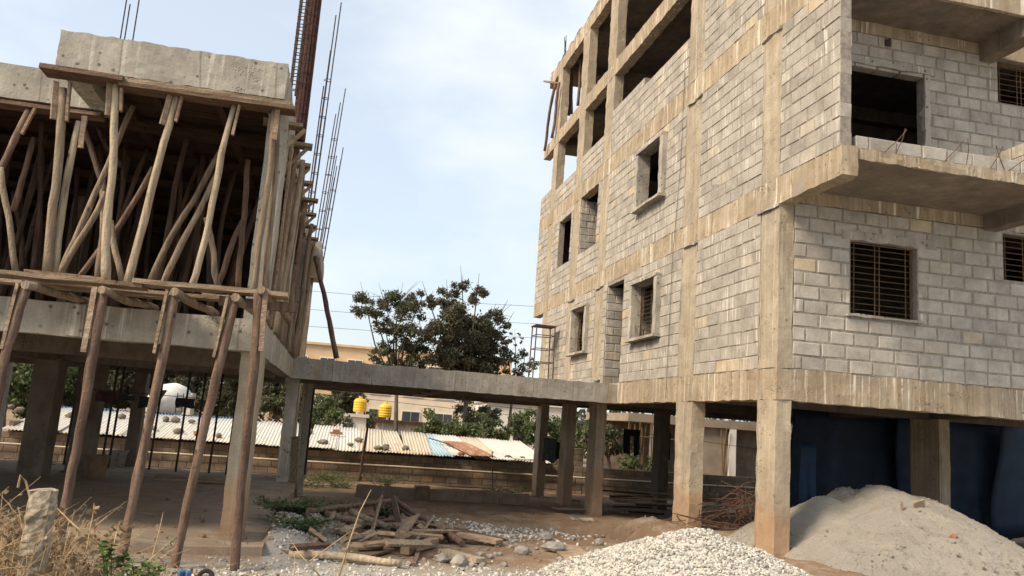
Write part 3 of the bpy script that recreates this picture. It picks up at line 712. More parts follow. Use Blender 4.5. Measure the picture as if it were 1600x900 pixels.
for k in range(60):
    yy = q.uniform(12.2, 19.6); x = q.uniform(-1.45, -1.45-.42*yy+1.2) if k % 3 else q.uniform(-3.6, -1.4)
    pole('timber_prop', (x, yy, 2.67), (x+q.uniform(-.5, .5), yy+q.uniform(-.4, .4), 5.42), 'dim bark prop deep inside the dark propped floor', 'prop', 'props deep inside the propped floor', mt='bark_shade', r0=.04, r1=.034, wob=.08)
ORD = 'first second third fourth fifth sixth seventh eighth ninth tenth eleventh twelfth thirteenth fourteenth fifteenth sixteenth'.split()
# props and plank brackets along the right edge
q = random.Random(5)
for k in range(16):
    yy = 11.3+k*.55; x = -.96+q.uniform(-.07, .05)
    pole('timber_prop', (x, yy, 2.72), (x+q.uniform(-.1, .12), yy+q.uniform(-.5, .5), 5.40), ORD[k]+' grey pole, counted from the near corner, along the propped slab right edge', 'prop', 'poles along the right edge of the propped slab', mt='pole' if k % 3 else 'bark', r0=.045, r1=.038, wob=.05)
for k, yy in enumerate((10.7, 11.5, 12.5, 13.5, 14.6, 15.7, 16.8, 18.0)):
    t = thing('plank_bracket', ORD[k]+' plank bracket, counted from the near corner, under the slab right edge', 'bracket', 'plank brackets on the slab right edge')
    plank('plank', (-1.3, yy, 5.38), (-.72+q.uniform(-.08, .08), yy+.05, 5.39), .22, .045, None, None, parent=t)
    plank('strut', (-1.02, yy+.02, 5.02), (-.76, yy+.02, 5.35), .07, .04, None, None, mt='board', parent=t)
for yy in (11.15, 12.0): tag(plank_mb((-.93, yy, 2.74), (-.93, yy-.1, 5.36), .09, .03, math.pi/2).build('edge_batten', M['board']), 'pale upright batten on the grey corner column, '+('nearer one' if yy < 11.5 else 'farther one'), 'batten')
pole('leaning_pole', at(526, 560, y=18.5), at(492, 400, y=18.3), 'dark pole leaning from the deck against the propped slab edge', 'pole', mt='bark', r0=.06, r1=.05, wob=.03)

# working platform: bark posts, ledgers, planks
posts = [((40, 452), (-18, 690), 'bark post under the platform at the left picture edge'), ((160, 458), (92, 850), 'bark post left of the second, foot in weeds beside the stump'),
 ((272, 462), (188, 868), 'middle bark post of the platform standing in weeds'), ((366, 470), (270, 900), 'bark post with a split foot left of the front column'),
 ((405, 458), (366, 900), 'rightmost bark post in front of the concrete column')]
for i, (tp, ft, lab) in enumerate(posts):
    t = thing('platform_post', lab, 'post', 'bark posts carrying the plank platform')
    a, b = at(*ft, y=9.0), at(*tp, y=9.0); d = (b-a).normalized()
    pole('pole', a-d*.1, b, None, None, mt='bark', r0=.044, r1=.05, wob=.03, parent=t)
    s = Vector((-.07 if i < 4 else .07, -.04, 0))
    plank('cleat', b+s-d*.62, b+s+d*.05, .05, .03, None, None, mt='board', parent=t)
    pole('ledger_log', b+Vector((.02, -.1, .03)), (b.x+.25, 10.32, 2.755), 'round log ledger running back from the '+('leftmost', 'second', 'third', 'fourth', 'rightmost')[i]+' platform post', 'log', 'log ledgers of the plank platform', mt='pole', r0=.045, r1=.042, wob=.04)
for lab, a, b, w, t, mt in (('long plank at the left front of the platform', (-4.3, 9.2, 2.845), (-2.1, 9.2, 2.85), .3, .045, 'plank'), ('splintered plank at the right front of the platform', (-2.2, 9.17, 2.89), (-.62, 9.2, 2.91), .3, .05, 'plank'),
  ('short plank laid on the platform at left', (-3.3, 9.35, 2.905), (-2.5, 9.3, 2.895), .22, .04, 'board'), ('grey plank behind the front planks of the platform', (-3.4, 9.62, 2.84), (-1.2, 9.6, 2.85), .26, .04, 'plank'),
  ('plank resting on the slab edge behind the platform', (-4.2, 9.95, 2.86), (-1.9, 9.93, 2.85), .26, .04, 'plank'), ('round timber end sticking out at the platform right end', (-1.35, 9.3, 2.80), (-.52, 9.36, 2.80), .12, .10, 'bark'),
  ('short plank beside the corner props on the platform', (-1.6, 9.75, 2.89), (-1.2, 9.75, 2.89), .16, .05, 'board')):
    plank('platform_plank', a, b, w, t, lab, 'plank', 'planks of the working platform', mt=mt)

# reinforcement standing above the slab edge
def cage(name, label, x, y, z0, z1, bars, w, ties, r=.011, lean=(0, 0), mt='rust_dark'):
    t = thing(name, label, 'rebar cage', 'reinforcement cages above the left slab', loc=(0, 0, 0))
    pts = []
    for k in range(bars):
        a = 2*math.pi*k/bars+.6; pts.append((x+math.cos(a)*w*.7, y+math.sin(a)*w*.7))
    zt = max(z1) if hasattr(z1, '__len__') else z1
    for k, (px_, py_) in enumerate(pts):
        ze = z1[k % len(z1)] if hasattr(z1, '__len__') else z1
        MB().tube([(px_+lean[0]*f*(ze-z0), py_+lean[1]*f*(ze-z0), z0+(ze-z0)*f+0) for f in (0, .33, .66, 1)], r, 5).build('bar', M[mt], t)
    zz = z0+.1
    while zz < z0+ties[1]:
        f = zz-z0; ring = [Vector((p[0]+lean[0]*f, p[1]+lean[1]*f, zz+rng.uniform(-.01, .01))) for p in pts]
        ring = [c+(c-Vector((x+lean[0]*f, y+lean[1]*f, zz))).normalized()*.012 for c in ring]
        MB().tube(ring+[ring[0]], r*.6, 4, cap=False).build('tie', M[mt], t); zz += ties[0]
    return t
cage('rebar_cage', 'slim open rebar cage like a ladder above the cast beam end', -.985, 10.9, 5.85, 8.6, 4, .085, (.105, 2.7), .012)
cage('rebar_cage', 'dense thick rusty rebar cage beside the ladder like cage', -.96, 12.3, 5.7, 9.4, 12, .12, (.16, 3.9), .026, mt='rust_maroon')
cage('rebar_cage', 'tall thin rebar pair reaching highest over the sky gap', -.93, 17.2, 5.7, (10.6, 10.3, 8.6, 9.4, 7.9), 5, .10, (.42, 3.2), .014, lean=(.02, 0))
cage('rebar_cage', 'shorter thin rebar cage right of the tallest pair', -.90, 21.6, 5.8, (10.4, 10.0, 9.2, 9.6, 8.9, 9.8), 6, .12, (.5, 3.2), .014, lean=(.05, 0))
cage('rebar_cage', 'farthest and shortest rebar cage above the slab edge', -.86, 24.6, 5.8, (9.7, 9.1, 9.4, 8.7, 9.3), 5, .12, (.6, 3.0), .015, lean=(.06, 0))
cage('rebar_cage', 'bare starter bars rising from the roof at upper left', -3.45, 11.9, 5.8, (7.6, 7.3, 7.5, 6.7), 4, .12, (.5, .2), .010)
# props under the top floor at the far end of the right building
q = random.Random(3)
for k, (tp, ft, lab) in enumerate((((868, 130), (851, 236), 'outermost thin pole at the far top corner of block building'), ((873, 132), (863, 216), 'thin pole just inside the far top corner of block building'),
  ((890, 95), (889, 180), 'pole beside the end column of the open top floor'), ((896, 75), (893, 178), 'crooked pole second from end column of the top floor'), ((912, 55), (903, 165), 'pole nearest the middle on the open top floor'))):
    xx = XC-.1 if k < 2 else XC+.45
    pole('timber_prop', at(*ft, x=xx), at(*tp, x=xx), lab, 'prop', 'poles propping the top floor', mt='bark', r0=.05, r1=.05, wob=.07)
tag(plank_mb(at(855, 128, x=XC-.1), at(880, 131, x=XC+.1), .3, .06).build('prop_head_board', M['plank']), 'small board on the outermost pole at the far top corner', 'board')
# ------------------------------------------------------------------ boundary wall, pipe, tin shed
YW = 27.5
BW = thing('boundary_wall', 'low soil stained block wall running behind both buildings', 'wall')
bc = Courses(M['block_dirty'], M['block_dirty_far'])
lay(bc, BW, 'x', YW, -15, 6.9, -.62, .40, rows=5, mortar='mortar_dirty'); lay(bc, BW, 'x', YW-.01, 6.9, 8.6, -.62, 1.02, rows=8, mortar='mortar_dirty'); lay(bc, BW, 'x', YW, 8.6, 20, -.62, .40, rows=5, mortar='mortar_dirty')
bc.finish(BW)
tag(MB().tube([(-15, YW-.14, .055), (-6, YW-.12, .03), (2, YW-.13, .05), (9, YW-.12, .04), (20, YW-.13, .05)], .028, 6).build('water_pipe', M['pipe']), 'thin cream pipe running along the low boundary wall', 'pipe')
SH = thing('tin_shed', 'long low shed roofed with patched corrugated sheets behind the wall', 'shed')
def sheet(x0, w, y0, y1, z0, z1, mt, skew=0, amp=.016, pitch=.105):
    m = MB(); n = int(w/pitch*6); ny = 4
    for i in range(ny+1):
        t = i/ny
        for k in range(n+1):
            x = x0+w*k/n; zz = z0+(z1-z0)*t+amp*math.sin(2*math.pi*(w*k/n)/pitch)+.02*hsh(x0, i, k//12)*(.6)
            m.v.append((x+skew*t, y0+(y1-y0)*t+.03*hsh(x0, k//9, 1)*(1 if i == 0 else 0), zz))
    c = n+1
    for i in range(ny):
        for k in range(n): m.f.append((i*c+k, i*c+k+1, (i+1)*c+k+1, (i+1)*c+k))
    o = m.build('roof_sheet', M[mt], SH, sm=True); so = o.modifiers.new('thickness', 'SOLIDIFY'); so.thickness = .006; return o
q = random.Random(9); x = -9.6; k = 0
plan = [(-.9, 'tin'), (.62, 'tin'), (1.0, 'tin_blue'), (1.9, 'tin_cream'), (3.0, 'tin_cream'), (3.75, 'tin_blue'), (4.9, 'tin'), (5.7, 'tin_cream'), (6.4, 'tin'), (7.2, 'tin')]
while x < 6.6:
    w = q.uniform(.72, .95); mid = x+w/2; mt = next((m for e, m in plan if mid < e), 'tin')
    lift = .012*(k % 2); ov = q.uniform(-.12, .1)
    sheet(x-.04, w+.08, 27.28+ov, 31.0, .475+lift+q.uniform(-.02, .03), 1.13+lift-.012*max(0, x), mt, skew=q.uniform(-.15, .15)-.35*max(0, (x-2)/4)); x += w; k += 1
sheet(4.6, .85, 27.22, 29.3, .56, .93, 'tin_rust', -.75); sheet(5.3, .8, 27.0, 28.0, .50, .66, 'tin', -.2)
part('wall', 'mortar_dirty', SH, -9.5, 6.4, 30.8, 30.95, -.6, .98, seg=2); part('wall', 'mortar_dirty', SH, -9.6, -9.45, 27.7, 30.8, -.6, .7, seg=2); part('wall', 'mortar_dirty', SH, 6.4, 6.55, 27.7, 30.95, -.6, .6, seg=2)
def stone_mb(c, r, seed, flat_=.7):
    q = random.Random(seed); bm = bmesh.new(); bmesh.ops.create_icosphere(bm, subdivisions=2 if .07 < r < 1 else 1, radius=1); m = MB()
    sx, sy, sz = q.uniform(.8, 1.3), q.uniform(.7, 1.1), flat_*q.uniform(.75, 1.15)
    bm.verts.ensure_lookup_table()
    m.v = [(c[0]+v.co.x*r*sx*(1+(.28 if r <= .07 or r == 1 else .13)*hsh(v.co.x, v.co.y, v.co.z, seed)+.35*mnoise.noise(v.co*1.3+Vector((seed*.37, 0, 0)))), c[1]+v.co.y*r*sy*(1+.13*hsh(v.co.y, v.co.z, v.co.x, seed)), c[2]+v.co.z*r*sz*(1+.2*hsh(v.co.z, v.co.x, v.co.y, seed))) for v in bm.verts]
    m.f = [tuple(v.index for v in f.verts) for f in bm.faces]; bm.free(); return m
def roof_z(y): return .50+(y-27.3)*.65/3.7
for k, (px_, py_) in enumerate(((16, 648), (28, 655), (110, 660), (147, 664), (190, 654), (150, 650), (240, 676), (259, 654), (274, 654), (300, 654), (278, 679), (308, 680), (342, 683), (483, 675), (505, 695), (548, 693), (561, 681), (591, 699), (602, 699), (604, 687), (635, 687), (720, 710), (795, 692))):
    p = at(px_, py_, z=.62); yy = max(27.5, min(30.6, 27.6+(700-py_-(px_-480)*.07 if px_ > 400 else 685-py_)*.07)); p = at(px_, py_, y=yy); zz = roof_z(yy)-.01*max(0, p.x)+.07
    red = k in (11, 21)
    tag(stone_mb((p.x, yy, zz), .14 if k % 3 else .11, 60+k, .75).build('roof_stone', M['brick' if red else 'roof_stone']), 'reddish brick lump weighing down the tin roof' if red else 'grey stone weighing down the tin roof', 'stone', 'stones on the tin roof')
for k, (xx, yy) in enumerate(((-.05, 29.2), (.15, 29.2), (.05, 29.6))): tag(MB().rbox(xx, xx+.22, yy, yy+.11, roof_z(yy)+.06, roof_z(yy)+.15, seg=.1, j=.008).build('brick', M['brick']), 'red brick in the small cluster on the tin roof', 'brick', 'bricks on the tin roof')
tag(MB().tube([(3.4, 29.3, .98), (4.2, 28.6, .80), (5.0, 28.0, .62)], .022, 6).build('roof_pipe', M['dark_steel']), 'dark thin pipe lying across the pale roof sheets', 'pipe')
for k, xx in enumerate((5.9, 6.25, 6.6)): tag(MB().rbox(xx, xx+.3, 27.3, 27.48, .40, .54, seg=.15, j=.01).build('roof_block', M['block_dirty_far']), ('left', 'middle', 'right')[k]+' one of three blocks on the wall end under shed eaves', 'block', 'blocks on the wall end')
pole('leaning_post', at(563, 752, y=25.5), at(575, 660, y=25.5), 'thin brown post leaning in front of the boundary wall', 'post', mt='bark', r0=.05, r1=.035)
tag(MB().tube([at(770, 770, y=27.1), at(769, 706, y=27.1)], .02, 6).build('wall_stake', M['dark_steel']), 'thin dark stake against the boundary wall under the rusty sheet', 'stake')
tag(MB().tube([at(476, 742, y=19.6), at(491, 606, y=19.6)], .028, 6).build('steel_prop', M['dark_steel']), 'black steel prop right of the paired columns under the deck', 'prop')

# ------------------------------------------------------------------ far buildings, tanks, truck, fence
def house(name, label, x0, x1, y0, y1, z0, z1, wall, wins, roof=None, sill=True):
    t = thing(name, label, 'building'); 
    MB().box(x0, x1, y0, y1, z0, z1).build('wall', M[wall], t)
    for (a, b, c, d) in wins:
        w = MB().box(a-.07, b+.07, y0-.06, y0-.003, c-.07, d+.07).build('window', M['white_wall'], t)
        MB().box(a, (a+b)/2-.02, y0-.075, y0-.062, c, d).build('pane', M['glass'], w); MB().box((a+b)/2+.02, b, y0-.075, y0-.062, c, d).build('pane', M['glass'], w)
    MB().box(x0-.15, x1+.15, y0-.2, y1, z1, z1+.18).build('roof', M[roof or wall], t)
    return t
wins = [(x, x+1.1, 4.35, 5.75) for x in np.arange(-3.6, 13, 2.15)]
house('peach_building', 'long flat roofed peach building beyond the deck behind the trees', -6, 14, 66, 74, 2.9, 6.75, 'orange_wall', wins)
wins = [(x, x+1.2, .9, 2.0) for x in np.arange(2.4, 15, 2.3)] + [(x, x+1.2, 3.1, 3.9) for x in np.arange(2.4, 15, 2.3)]
house('white_building', 'pale apartment house with dark windows seen under the deck', 1.6, 16, 58, 65, -.6, 4.2, 'cream', wins)
house('white_building', 'pale house glimpsed between the three deck columns at right', 9.2, 14.5, 50, 54, -.6, 2.9, 'white_wall', [(11.0, 11.9, .5, 1.6)])
h = house('tank_house', 'small white hut below the left yellow tank', .3, 1.95, 50, 53, -.6, 1.42, 'white_wall', [(.6, 1.2, .5, 1.0)], 'tin'); 
h = house('tank_house', 'dark roofed low hut below the right yellow tank', 2.55, 5.4, 49.8, 53, -.6, 1.2, 'conc_grey', [], 'form')
def tank(x, y, z, label):
    t = thing('water_tank', label, 'water tank', 'yellow water tanks'); r = .38
    prof = [(r*.98, 0), (r, .05)]
    for k in range(4): prof += [(r, .08+k*.15), (r*1.05, .11+k*.15), (r*1.05, .16+k*.15), (r, .19+k*.15)]
    prof += [(r*.95, .70), (r*.6, .80), (r*.3, .83)]
    MB().lathe((x, y, z), prof, 20).build('body', M['yellow'], t, sm=False); MB().lathe((x, y, z+.82), [(r*.34, 0), (r*.34, .05), (r*.25, .09)], 14).build('lid', M['yellow'], t)
    for dx in (-.3, .3): MB().box(x+dx-.04, x+dx+.04, y-.3, y+.3, z-.14, z).build('bearer', M['dark_steel'], t)
tank(1.52, 50.6, 1.74, 'yellow ribbed water tank on the white hut, left one'); tank(3.06, 50.6, 1.52, 'yellow ribbed water tank on the dark roofed hut, right one')
T = thing('mixer_truck', 'white concrete mixer truck drum behind the shed, seen under left building', 'truck')
dm = MB().lathe((0, 0, 0), [(.32, -1.9), (.62, -1.5), (.98, -.7), (1.1, 0), (1.02, .8), (.7, 1.5), (.3, 1.7)], 24, 'y').build('drum', M['white_paint'], T, sm=True)
dm.location = (-10.35, 55.5, 1.55); dm.rotation_euler = (R(14), 0, R(-25))
MB().box(-11.1, -9.6, 53.2, 60, -.05, .25).build('chassis', M['dark_steel'], T); MB().box(-11.2, -9.5, 59, 60.6, .2, 2.2).build('cab', M['white_paint'], T)
for yy in (53.9, 55.2, 59.6):
    for xx in (-11.2, -9.5):
        w = MB().lathe((xx-.15, yy, 0), [(.3, 0), (.5, .02), (.5, .28), (.3, .3)], 18, 'x').build('wheel', M['tyre'], T); MB().lathe((xx-.16, yy, 0), [(.05, 0), (.27, .01), (.27, .3), (.05, .32)], 12, 'x').build('rim', M['white_paint'], w)
ld = MB().tube([(-9.55, 54.0, .3), (-9.55, 54.0, 2.1)], .03, 5).tube([(-9.2, 54.0, .3), (-9.2, 54.0, 2.1)], .03, 5).build('ladder', M['dark_steel'], T)
for k in range(7): MB().tube([(-9.55, 54.0, .45+k*.25), (-9.2, 54.0, .45+k*.25)], .02, 5).build('rung', M['dark_steel'], ld)
MB().lathe((-10.6, 53.1, 1.2), [(.2, 0), (.25, .3), (.55, .9), (.6, 1.0)], 10).build('hopper', M['dark_steel'], T)
FB = thing('sheet_fence', 'blue corrugated metal fence behind the tin shed', 'fence')
for k in range(10):
    m = MB(); x0 = -14.4+k*1.0; n = 32
    for zz in (-.55, .92+.02*(k % 3)):
        for i in range(n+1): m.v.append((x0+i*.99/n, 47+.03*math.sin(i*2*math.pi/5.3), zz))
    m.f = [(i, i+1, n+2+i, n+1+i) for i in range(n)]; o = m.build('panel', M['blue_fence'], FB); o.modifiers.new('thickness', 'SOLIDIFY').thickness = .01
NB = thing('scaffolded_house', 'pale half built house with rusty scaffold poles behind the wall at right', 'building')
part('slab', 'dull_plaster', NB, 12.2, 21, 33, 39, 2.15, 2.5, seg=1.5); part('wall', 'dull_plaster', NB, 15.25, 17.2, 33.2, 33.4, -.6, 2.15, seg=1.2); part('column', 'white_wall', NB, 13.35, 13.75, 33.05, 33.4, -.6, 2.15, seg=1)
part('column', 'white_wall', NB, 16.9, 17.2, 33.02, 33.19, -.6, 2.15, seg=1); part('wall', 'conc_soffit', NB, 12.3, 20.5, 37, 37.2, -.6, 2.15, seg=1.5)
q = random.Random(2)
for k in range(15): MB().tube([(12.2+k*.17+q.uniform(-.05, .05)+(2.6 if k > 9 else 0), 32.8+q.uniform(-.3, .8), -.5), (12.2+k*.17+(2.6 if k > 9 else 0), 32.8+q.uniform(0, .5), 2.14)], .036, 5).build('scaffold_pole', M['grille'], NB)
for z, y0, lab in ((2.05, 0, 'a'),): MB().tube([(12, 32.7, 1.55), (15.3, 32.7, 1.5)], .025, 5).build('scaffold_rail', M['grille'], NB)
for k, (a, b) in enumerate((((455, 452), (840, 479)), ((455, 481), (840, 506)), ((455, 508), (840, 528)), ((455, 430), (840, 470)))):
    if k == 3: continue
    p, e = at(*a, y=47), at(*b, y=47); mid = (p+e)/2-Vector((0, 0, .12))
    tag(MB().tube([p+(p-e)*2, p, mid, e, e+(e-p)*2], .010, 4).build('power_line', M['dark_steel']), ('uppermost', 'middle', 'lowest')[k]+' thin power line crossing the sky behind the trees', 'wire', 'power lines')
for k, (a, b) in enumerate((((470, 606), (830, 640)), ((470, 612), (830, 652)))):
    tag(MB().tube([at(*a, y=45), at(*b, y=45)], .012, 4).build('power_line', M['dark_steel']), ('upper', 'lower')[k]+' cable crossing in front of the yellow tanks', 'wire', 'cables by the tanks')

# ------------------------------------------------------------------ trees and shrubs
def leaf_mesh(clusters, size, asp, q, droop=.0, shell=.45):
    nq = sum(int(c[2]) for c in clusters); V = np.zeros((nq*4, 3)); i = 0
    for c, r, n in clusters:
        n = int(n); r = np.array(r if hasattr(r, '__len__') else (r, r, r*.8))
        d = q.normal(size=(n, 3)); d /= np.linalg.norm(d, axis=1)[:, None]
        rad = q.uniform(shell, 1, n)**.6; P_ = np.array(c)+d*rad[:, None]*r*(1+.25*q.normal(size=(n, 1)))
        a = q.normal(size=(n, 3)); a[:, 2] -= droop; a /= np.linalg.norm(a, axis=1)[:, None]
        b = np.cross(a, q.normal(size=(n, 3))); b /= np.linalg.norm(b, axis=1)[:, None]+1e-9
        s = size*q.uniform(.55, 1.25, n)[:, None]
        a, b = a*s*.5, b*s*asp*.5
        V[i:i+n*4:4] = P_-a; V[i+1:i+n*4:4] = P_+b; V[i+2:i+n*4:4] = P_+a; V[i+3:i+n*4:4] = P_-b; i += n*4
    m = MB(); m.v = V.tolist(); m.f = np.arange(nq*4).reshape(-1, 4).tolist(); return m
def tree(name, label, base, clusters, mt, seed, trunk_r=.16, size=.2, cat='tree', group=None, extra=None, bare=0, asp=.42, dens=420):
    q = np.random.default_rng(seed); r = random.Random(seed); t = thing(name, label, cat, group)
    base = Vector(base); cs = [(Vector(c), rr) for c, rr in clusters]
    cen = sum((c for c, _ in cs), Vector())/len(cs); fork = base.lerp(cen, .5); fork.z = base.z+(min(c.z for c, _ in cs)-base.z)*.75
    tm = MB(); tm.tube([base, base.lerp(fork, .5)+Vector((r.uniform(-.12, .12), 0, 0)), fork], [trunk_r, trunk_r*.85, trunk_r*.7], 8)
    for c, rr in cs:
        mid = fork.lerp(c, .5)+Vector((r.uniform(-.3, .3), r.uniform(-.3, .3), r.uniform(-.1, .4)))
        tm.tube([fork, mid, c, c+(c-mid)*.45], [trunk_r*.5, trunk_r*.32, trunk_r*.16, trunk_r*.05], 5)
        for _ in range(3+bare):
            e = c+Vector((r.uniform(-1, 1), r.uniform(-1, 1), r.uniform(-.4, 1)))*rr*(1.0 if not bare else 1.4); tm.tube([c, c.lerp(e, .5)+Vector((0, 0, .06)), e], [trunk_r*.12, trunk_r*.08, trunk_r*.03], 4)
    tm.build('trunk', M['trunk'], t, sm=True)
    sub = []
    for c, rr in cs:
        n = max(8, int(15*rr**1.2))
        for _ in range(n):
            d = Vector((r.gauss(0, 1), r.gauss(0, 1), r.gauss(0, 1))).normalized()*rr*r.uniform(.35, 1.15); s = rr*r.uniform(.24, .46)
            sub.append(((c.x+d.x, c.y+d.y, c.z+d.z*.8), (s, s, s*.75), dens*s*s*2.6))
    cr = leaf_mesh(sub, size, asp, q, .5, .1).build('crown', M[mt], t)
    if extra:
        k = [s for s in sub if r.random() < extra[1]]
        leaf_mesh([(c, rr, n*.6) for c, rr, n in k], size*.8, .35, q, .6, .1).build('dry_leaves', M[extra[0]], t)
    return t
def cl(lst, y, dy=1.2, seed=1):
    r = random.Random(seed); return [(at(px_, py_, y=y+r.uniform(-dy, dy)), rr*y/1268) for px_, py_, rr in lst]
M['leaf_brown'] = leafmat('dry brown pods and leaves', (.075, .045, .028), (.12, .072, .042), (.17, .10, .06))
tree('leafy_tree', 'dark sparse tree with bare twigs at left above the deck', (3.3, 42, -.6), cl([(582, 480, 24), (600, 505, 24), (625, 470, 26), (640, 500, 28), (620, 535, 26), (655, 475, 22), (645, 548, 26), (600, 470, 18), (660, 520, 26), (590, 560, 18), (615, 568, 22), (650, 575, 26), (570, 470, 12)], 42, 1.2, 1), 'leaf_dark', 11, .13, .19, extra=('leaf_brown', .38), bare=3)
tree('leafy_tree', 'tall dark bushy tree with brown pods in middle above the deck', (6.9, 43, -.6), cl([(722, 452, 18), (700, 470, 24), (745, 462, 20), (715, 500, 34), (690, 520, 28), (735, 520, 34), (765, 500, 20), (780, 495, 16), (760, 530, 28), (710, 550, 36), (745, 560, 36), (690, 560, 28), (775, 545, 22), (670, 470, 14), (790, 510, 12), (690, 585, 30), (730, 590, 34), (768, 575, 24)], 43, 1.5, 2), 'leaf_dark', 12, .17, .20, extra=('leaf_brown', .42), bare=1)
tree('leafy_tree', 'pale green airy tree right of the dark trees above deck', (9.4, 44, -.6), cl([(805, 530, 14), (795, 555, 18), (820, 560, 18), (785, 570, 18), (812, 578, 18), (832, 572, 14)], 44, 1, 3), 'leaf_mid', 13, .1, .2, dens=300)
q = random.Random(8)
for k, (px_, py_, rr, y, lab, mt) in enumerate((
  (60, 600, 60, 62, 'bright tree behind shed at far left under the building', 'leaf_mid'), (20, 590, 50, 50, 'tree at the very left edge under the building', 'leaf_mid'), (140, 600, 55, 66, 'dark tree between the two left interior columns', 'leaf_dark'), (215, 600, 50, 64, 'dark tree behind the mixer truck', 'leaf_dark'), (300, 600, 58, 66, 'dark tree right of the mixer truck', 'leaf_dark'), (370, 600, 50, 62, 'dark tree behind front column at left building', 'leaf_dark'), (440, 605, 46, 60, 'dark tree behind the deck corner', 'leaf_dark'),
  (494, 648, 42, 40, 'feathery pale green tree left of the yellow tanks', 'leaf_mid'), (540, 615, 34, 56, 'dark tree behind the left yellow tank', 'leaf_dark'), (583, 655, 18, 54.5, 'green shrub between the yellow tanks', 'leaf_mid'), (700, 664, 46, 36, 'rounded feathery bush under deck middle', 'leaf_mid'), (762, 674, 42, 35, 'feathery bush right of the deck middle', 'leaf_mid'), (822, 668, 40, 37, 'bush left of the three deck columns', 'leaf_mid'), (740, 640, 38, 44, 'dark foliage under the deck behind bushes', 'leaf_dark'),
  (862, 670, 36, 34, 'green tree between the first two deck columns', 'leaf_mid'), (905, 680, 40, 33, 'green tree between the last two deck columns', 'leaf_mid'), (955, 690, 42, 31.5, 'shaded tree left of the hanging trousers', 'leaf_dark'), (985, 720, 24, 29.5, 'dry shrub above the wall below trousers', 'leaf_mid'), (1030, 728, 20, 29.5, 'shrub at the wall beside the square column', 'leaf_mid'))):
    c = []
    for j in range(7): c.append((px_+q.uniform(-.6, .6)*rr, py_+q.uniform(-.45, .5)*rr, rr*q.uniform(.42, .62)))
    b = at(px_, py_, y=y); tree('background_tree' if rr > 32 else 'shrub', lab, (b.x, y, -.6), cl(c, y, 1, k), mt, 30+k, .09, .2 if y < 45 else .3, group='trees and shrubs behind the wall', dens=330 if y < 45 else 200)
def weed(name, label, base, h, n, spread, mt, seed, size=.07, group=None, cat='weed'):
    r = random.Random(seed); t = thing(name, label, cat, group); st = MB(); lv = MB(); b = Vector(base)
    for _ in range(n):
        e = b+Vector((r.uniform(-1, 1)*spread, r.uniform(-1, 1)*spread, h*r.uniform(.5, 1))); o = b+Vector((r.uniform(-1, 1)*spread*.4, r.uniform(-1, 1)*spread*.4, -.03))
        mid = o.lerp(e, .5)+Vector((0, 0, h*.12)); st.tube([o, mid, e], [.004, .003, .0015], 4)
        for _ in range(9):
            f = r.uniform(.25, 1.05); p = o.lerp(mid, f*2) if f < .5 else mid.lerp(e, f*2-1)
            a = Vector((r.uniform(-1, 1), r.uniform(-1, 1), r.uniform(-.2, .7))).normalized()*size*r.uniform(.6, 1.3); s = a.cross(Vector((r.uniform(-.4, .4), r.uniform(-.4, .4), 1))).normalized()*a.length*.36
            lv.add([p, p+a*.45+s, p+a+Vector((0, 0, -size*.15)), p+a*.45-s], [(0, 1, 2), (0, 2, 3)])
    st.build('stems', M['straw' if mt == 'leaf_dry' else mt], t); lv.build('leaves', M[mt], t); return t
for k, (px_, py_, y, h, n, sp, mt, lab) in enumerate((
  (490, 748, 24, .5, 70, .9, 'leaf_bright', 'green weeds at the boundary wall left of the leaning post'), (535, 752, 24.5, .38, 60, .8, 'leaf_bright', 'green weeds right beside the leaning post foot'), (600, 752, 25.5, .4, 50, .8, 'leaf_mid', 'weeds at the wall above the plinth beam'), (790, 768, 25.5, .25, 50, .9, 'leaf_bright', 'low weeds left of the outermost deck column'),
  (512, 800, 13.6, .22, 90, .42, 'leaf_mid', 'low green weed patch on the earth mound at left'), (448, 815, 12.2, .18, 110, .5, 'leaf_mid', 'greyish weed mat beside the front column'), (600, 792, 14.4, .28, 40, .2, 'leaf_dark', 'small dark weed below the plinth beam, left one'), (622, 778, 15.8, .3, 40, .24, 'leaf_dark', 'small dark weed against the plinth beam, right one'), (470, 850, 10.9, .16, 70, .45, 'leaf_mid', 'weeds beside the long pale pole'))):
    p = at(px_, py_, y=y); p.z = hgt(p.x, y); weed('weed_patch', lab, p, h, n, sp, mt, 200+k, .06, 'green weed patches on the plot')

TL = MB(); q = random.Random(31)
cl_ = []
for k in range(70):
    x = q.uniform(-75, 95); y = q.uniform(84, 100); h = q.uniform(2.5, 5.5); cl_.append(((x, y, h*.5), (q.uniform(3, 5), 2, h*.55), 330))
TL = leaf_mesh(cl_, .9, .5, np.random.default_rng(4), .3, .2).build('treeline', M['leaf_dark']); TL['kind'] = 'stuff'; TL['label'] = 'far belt of dark trees closing the view'; TL['category'] = 'trees'
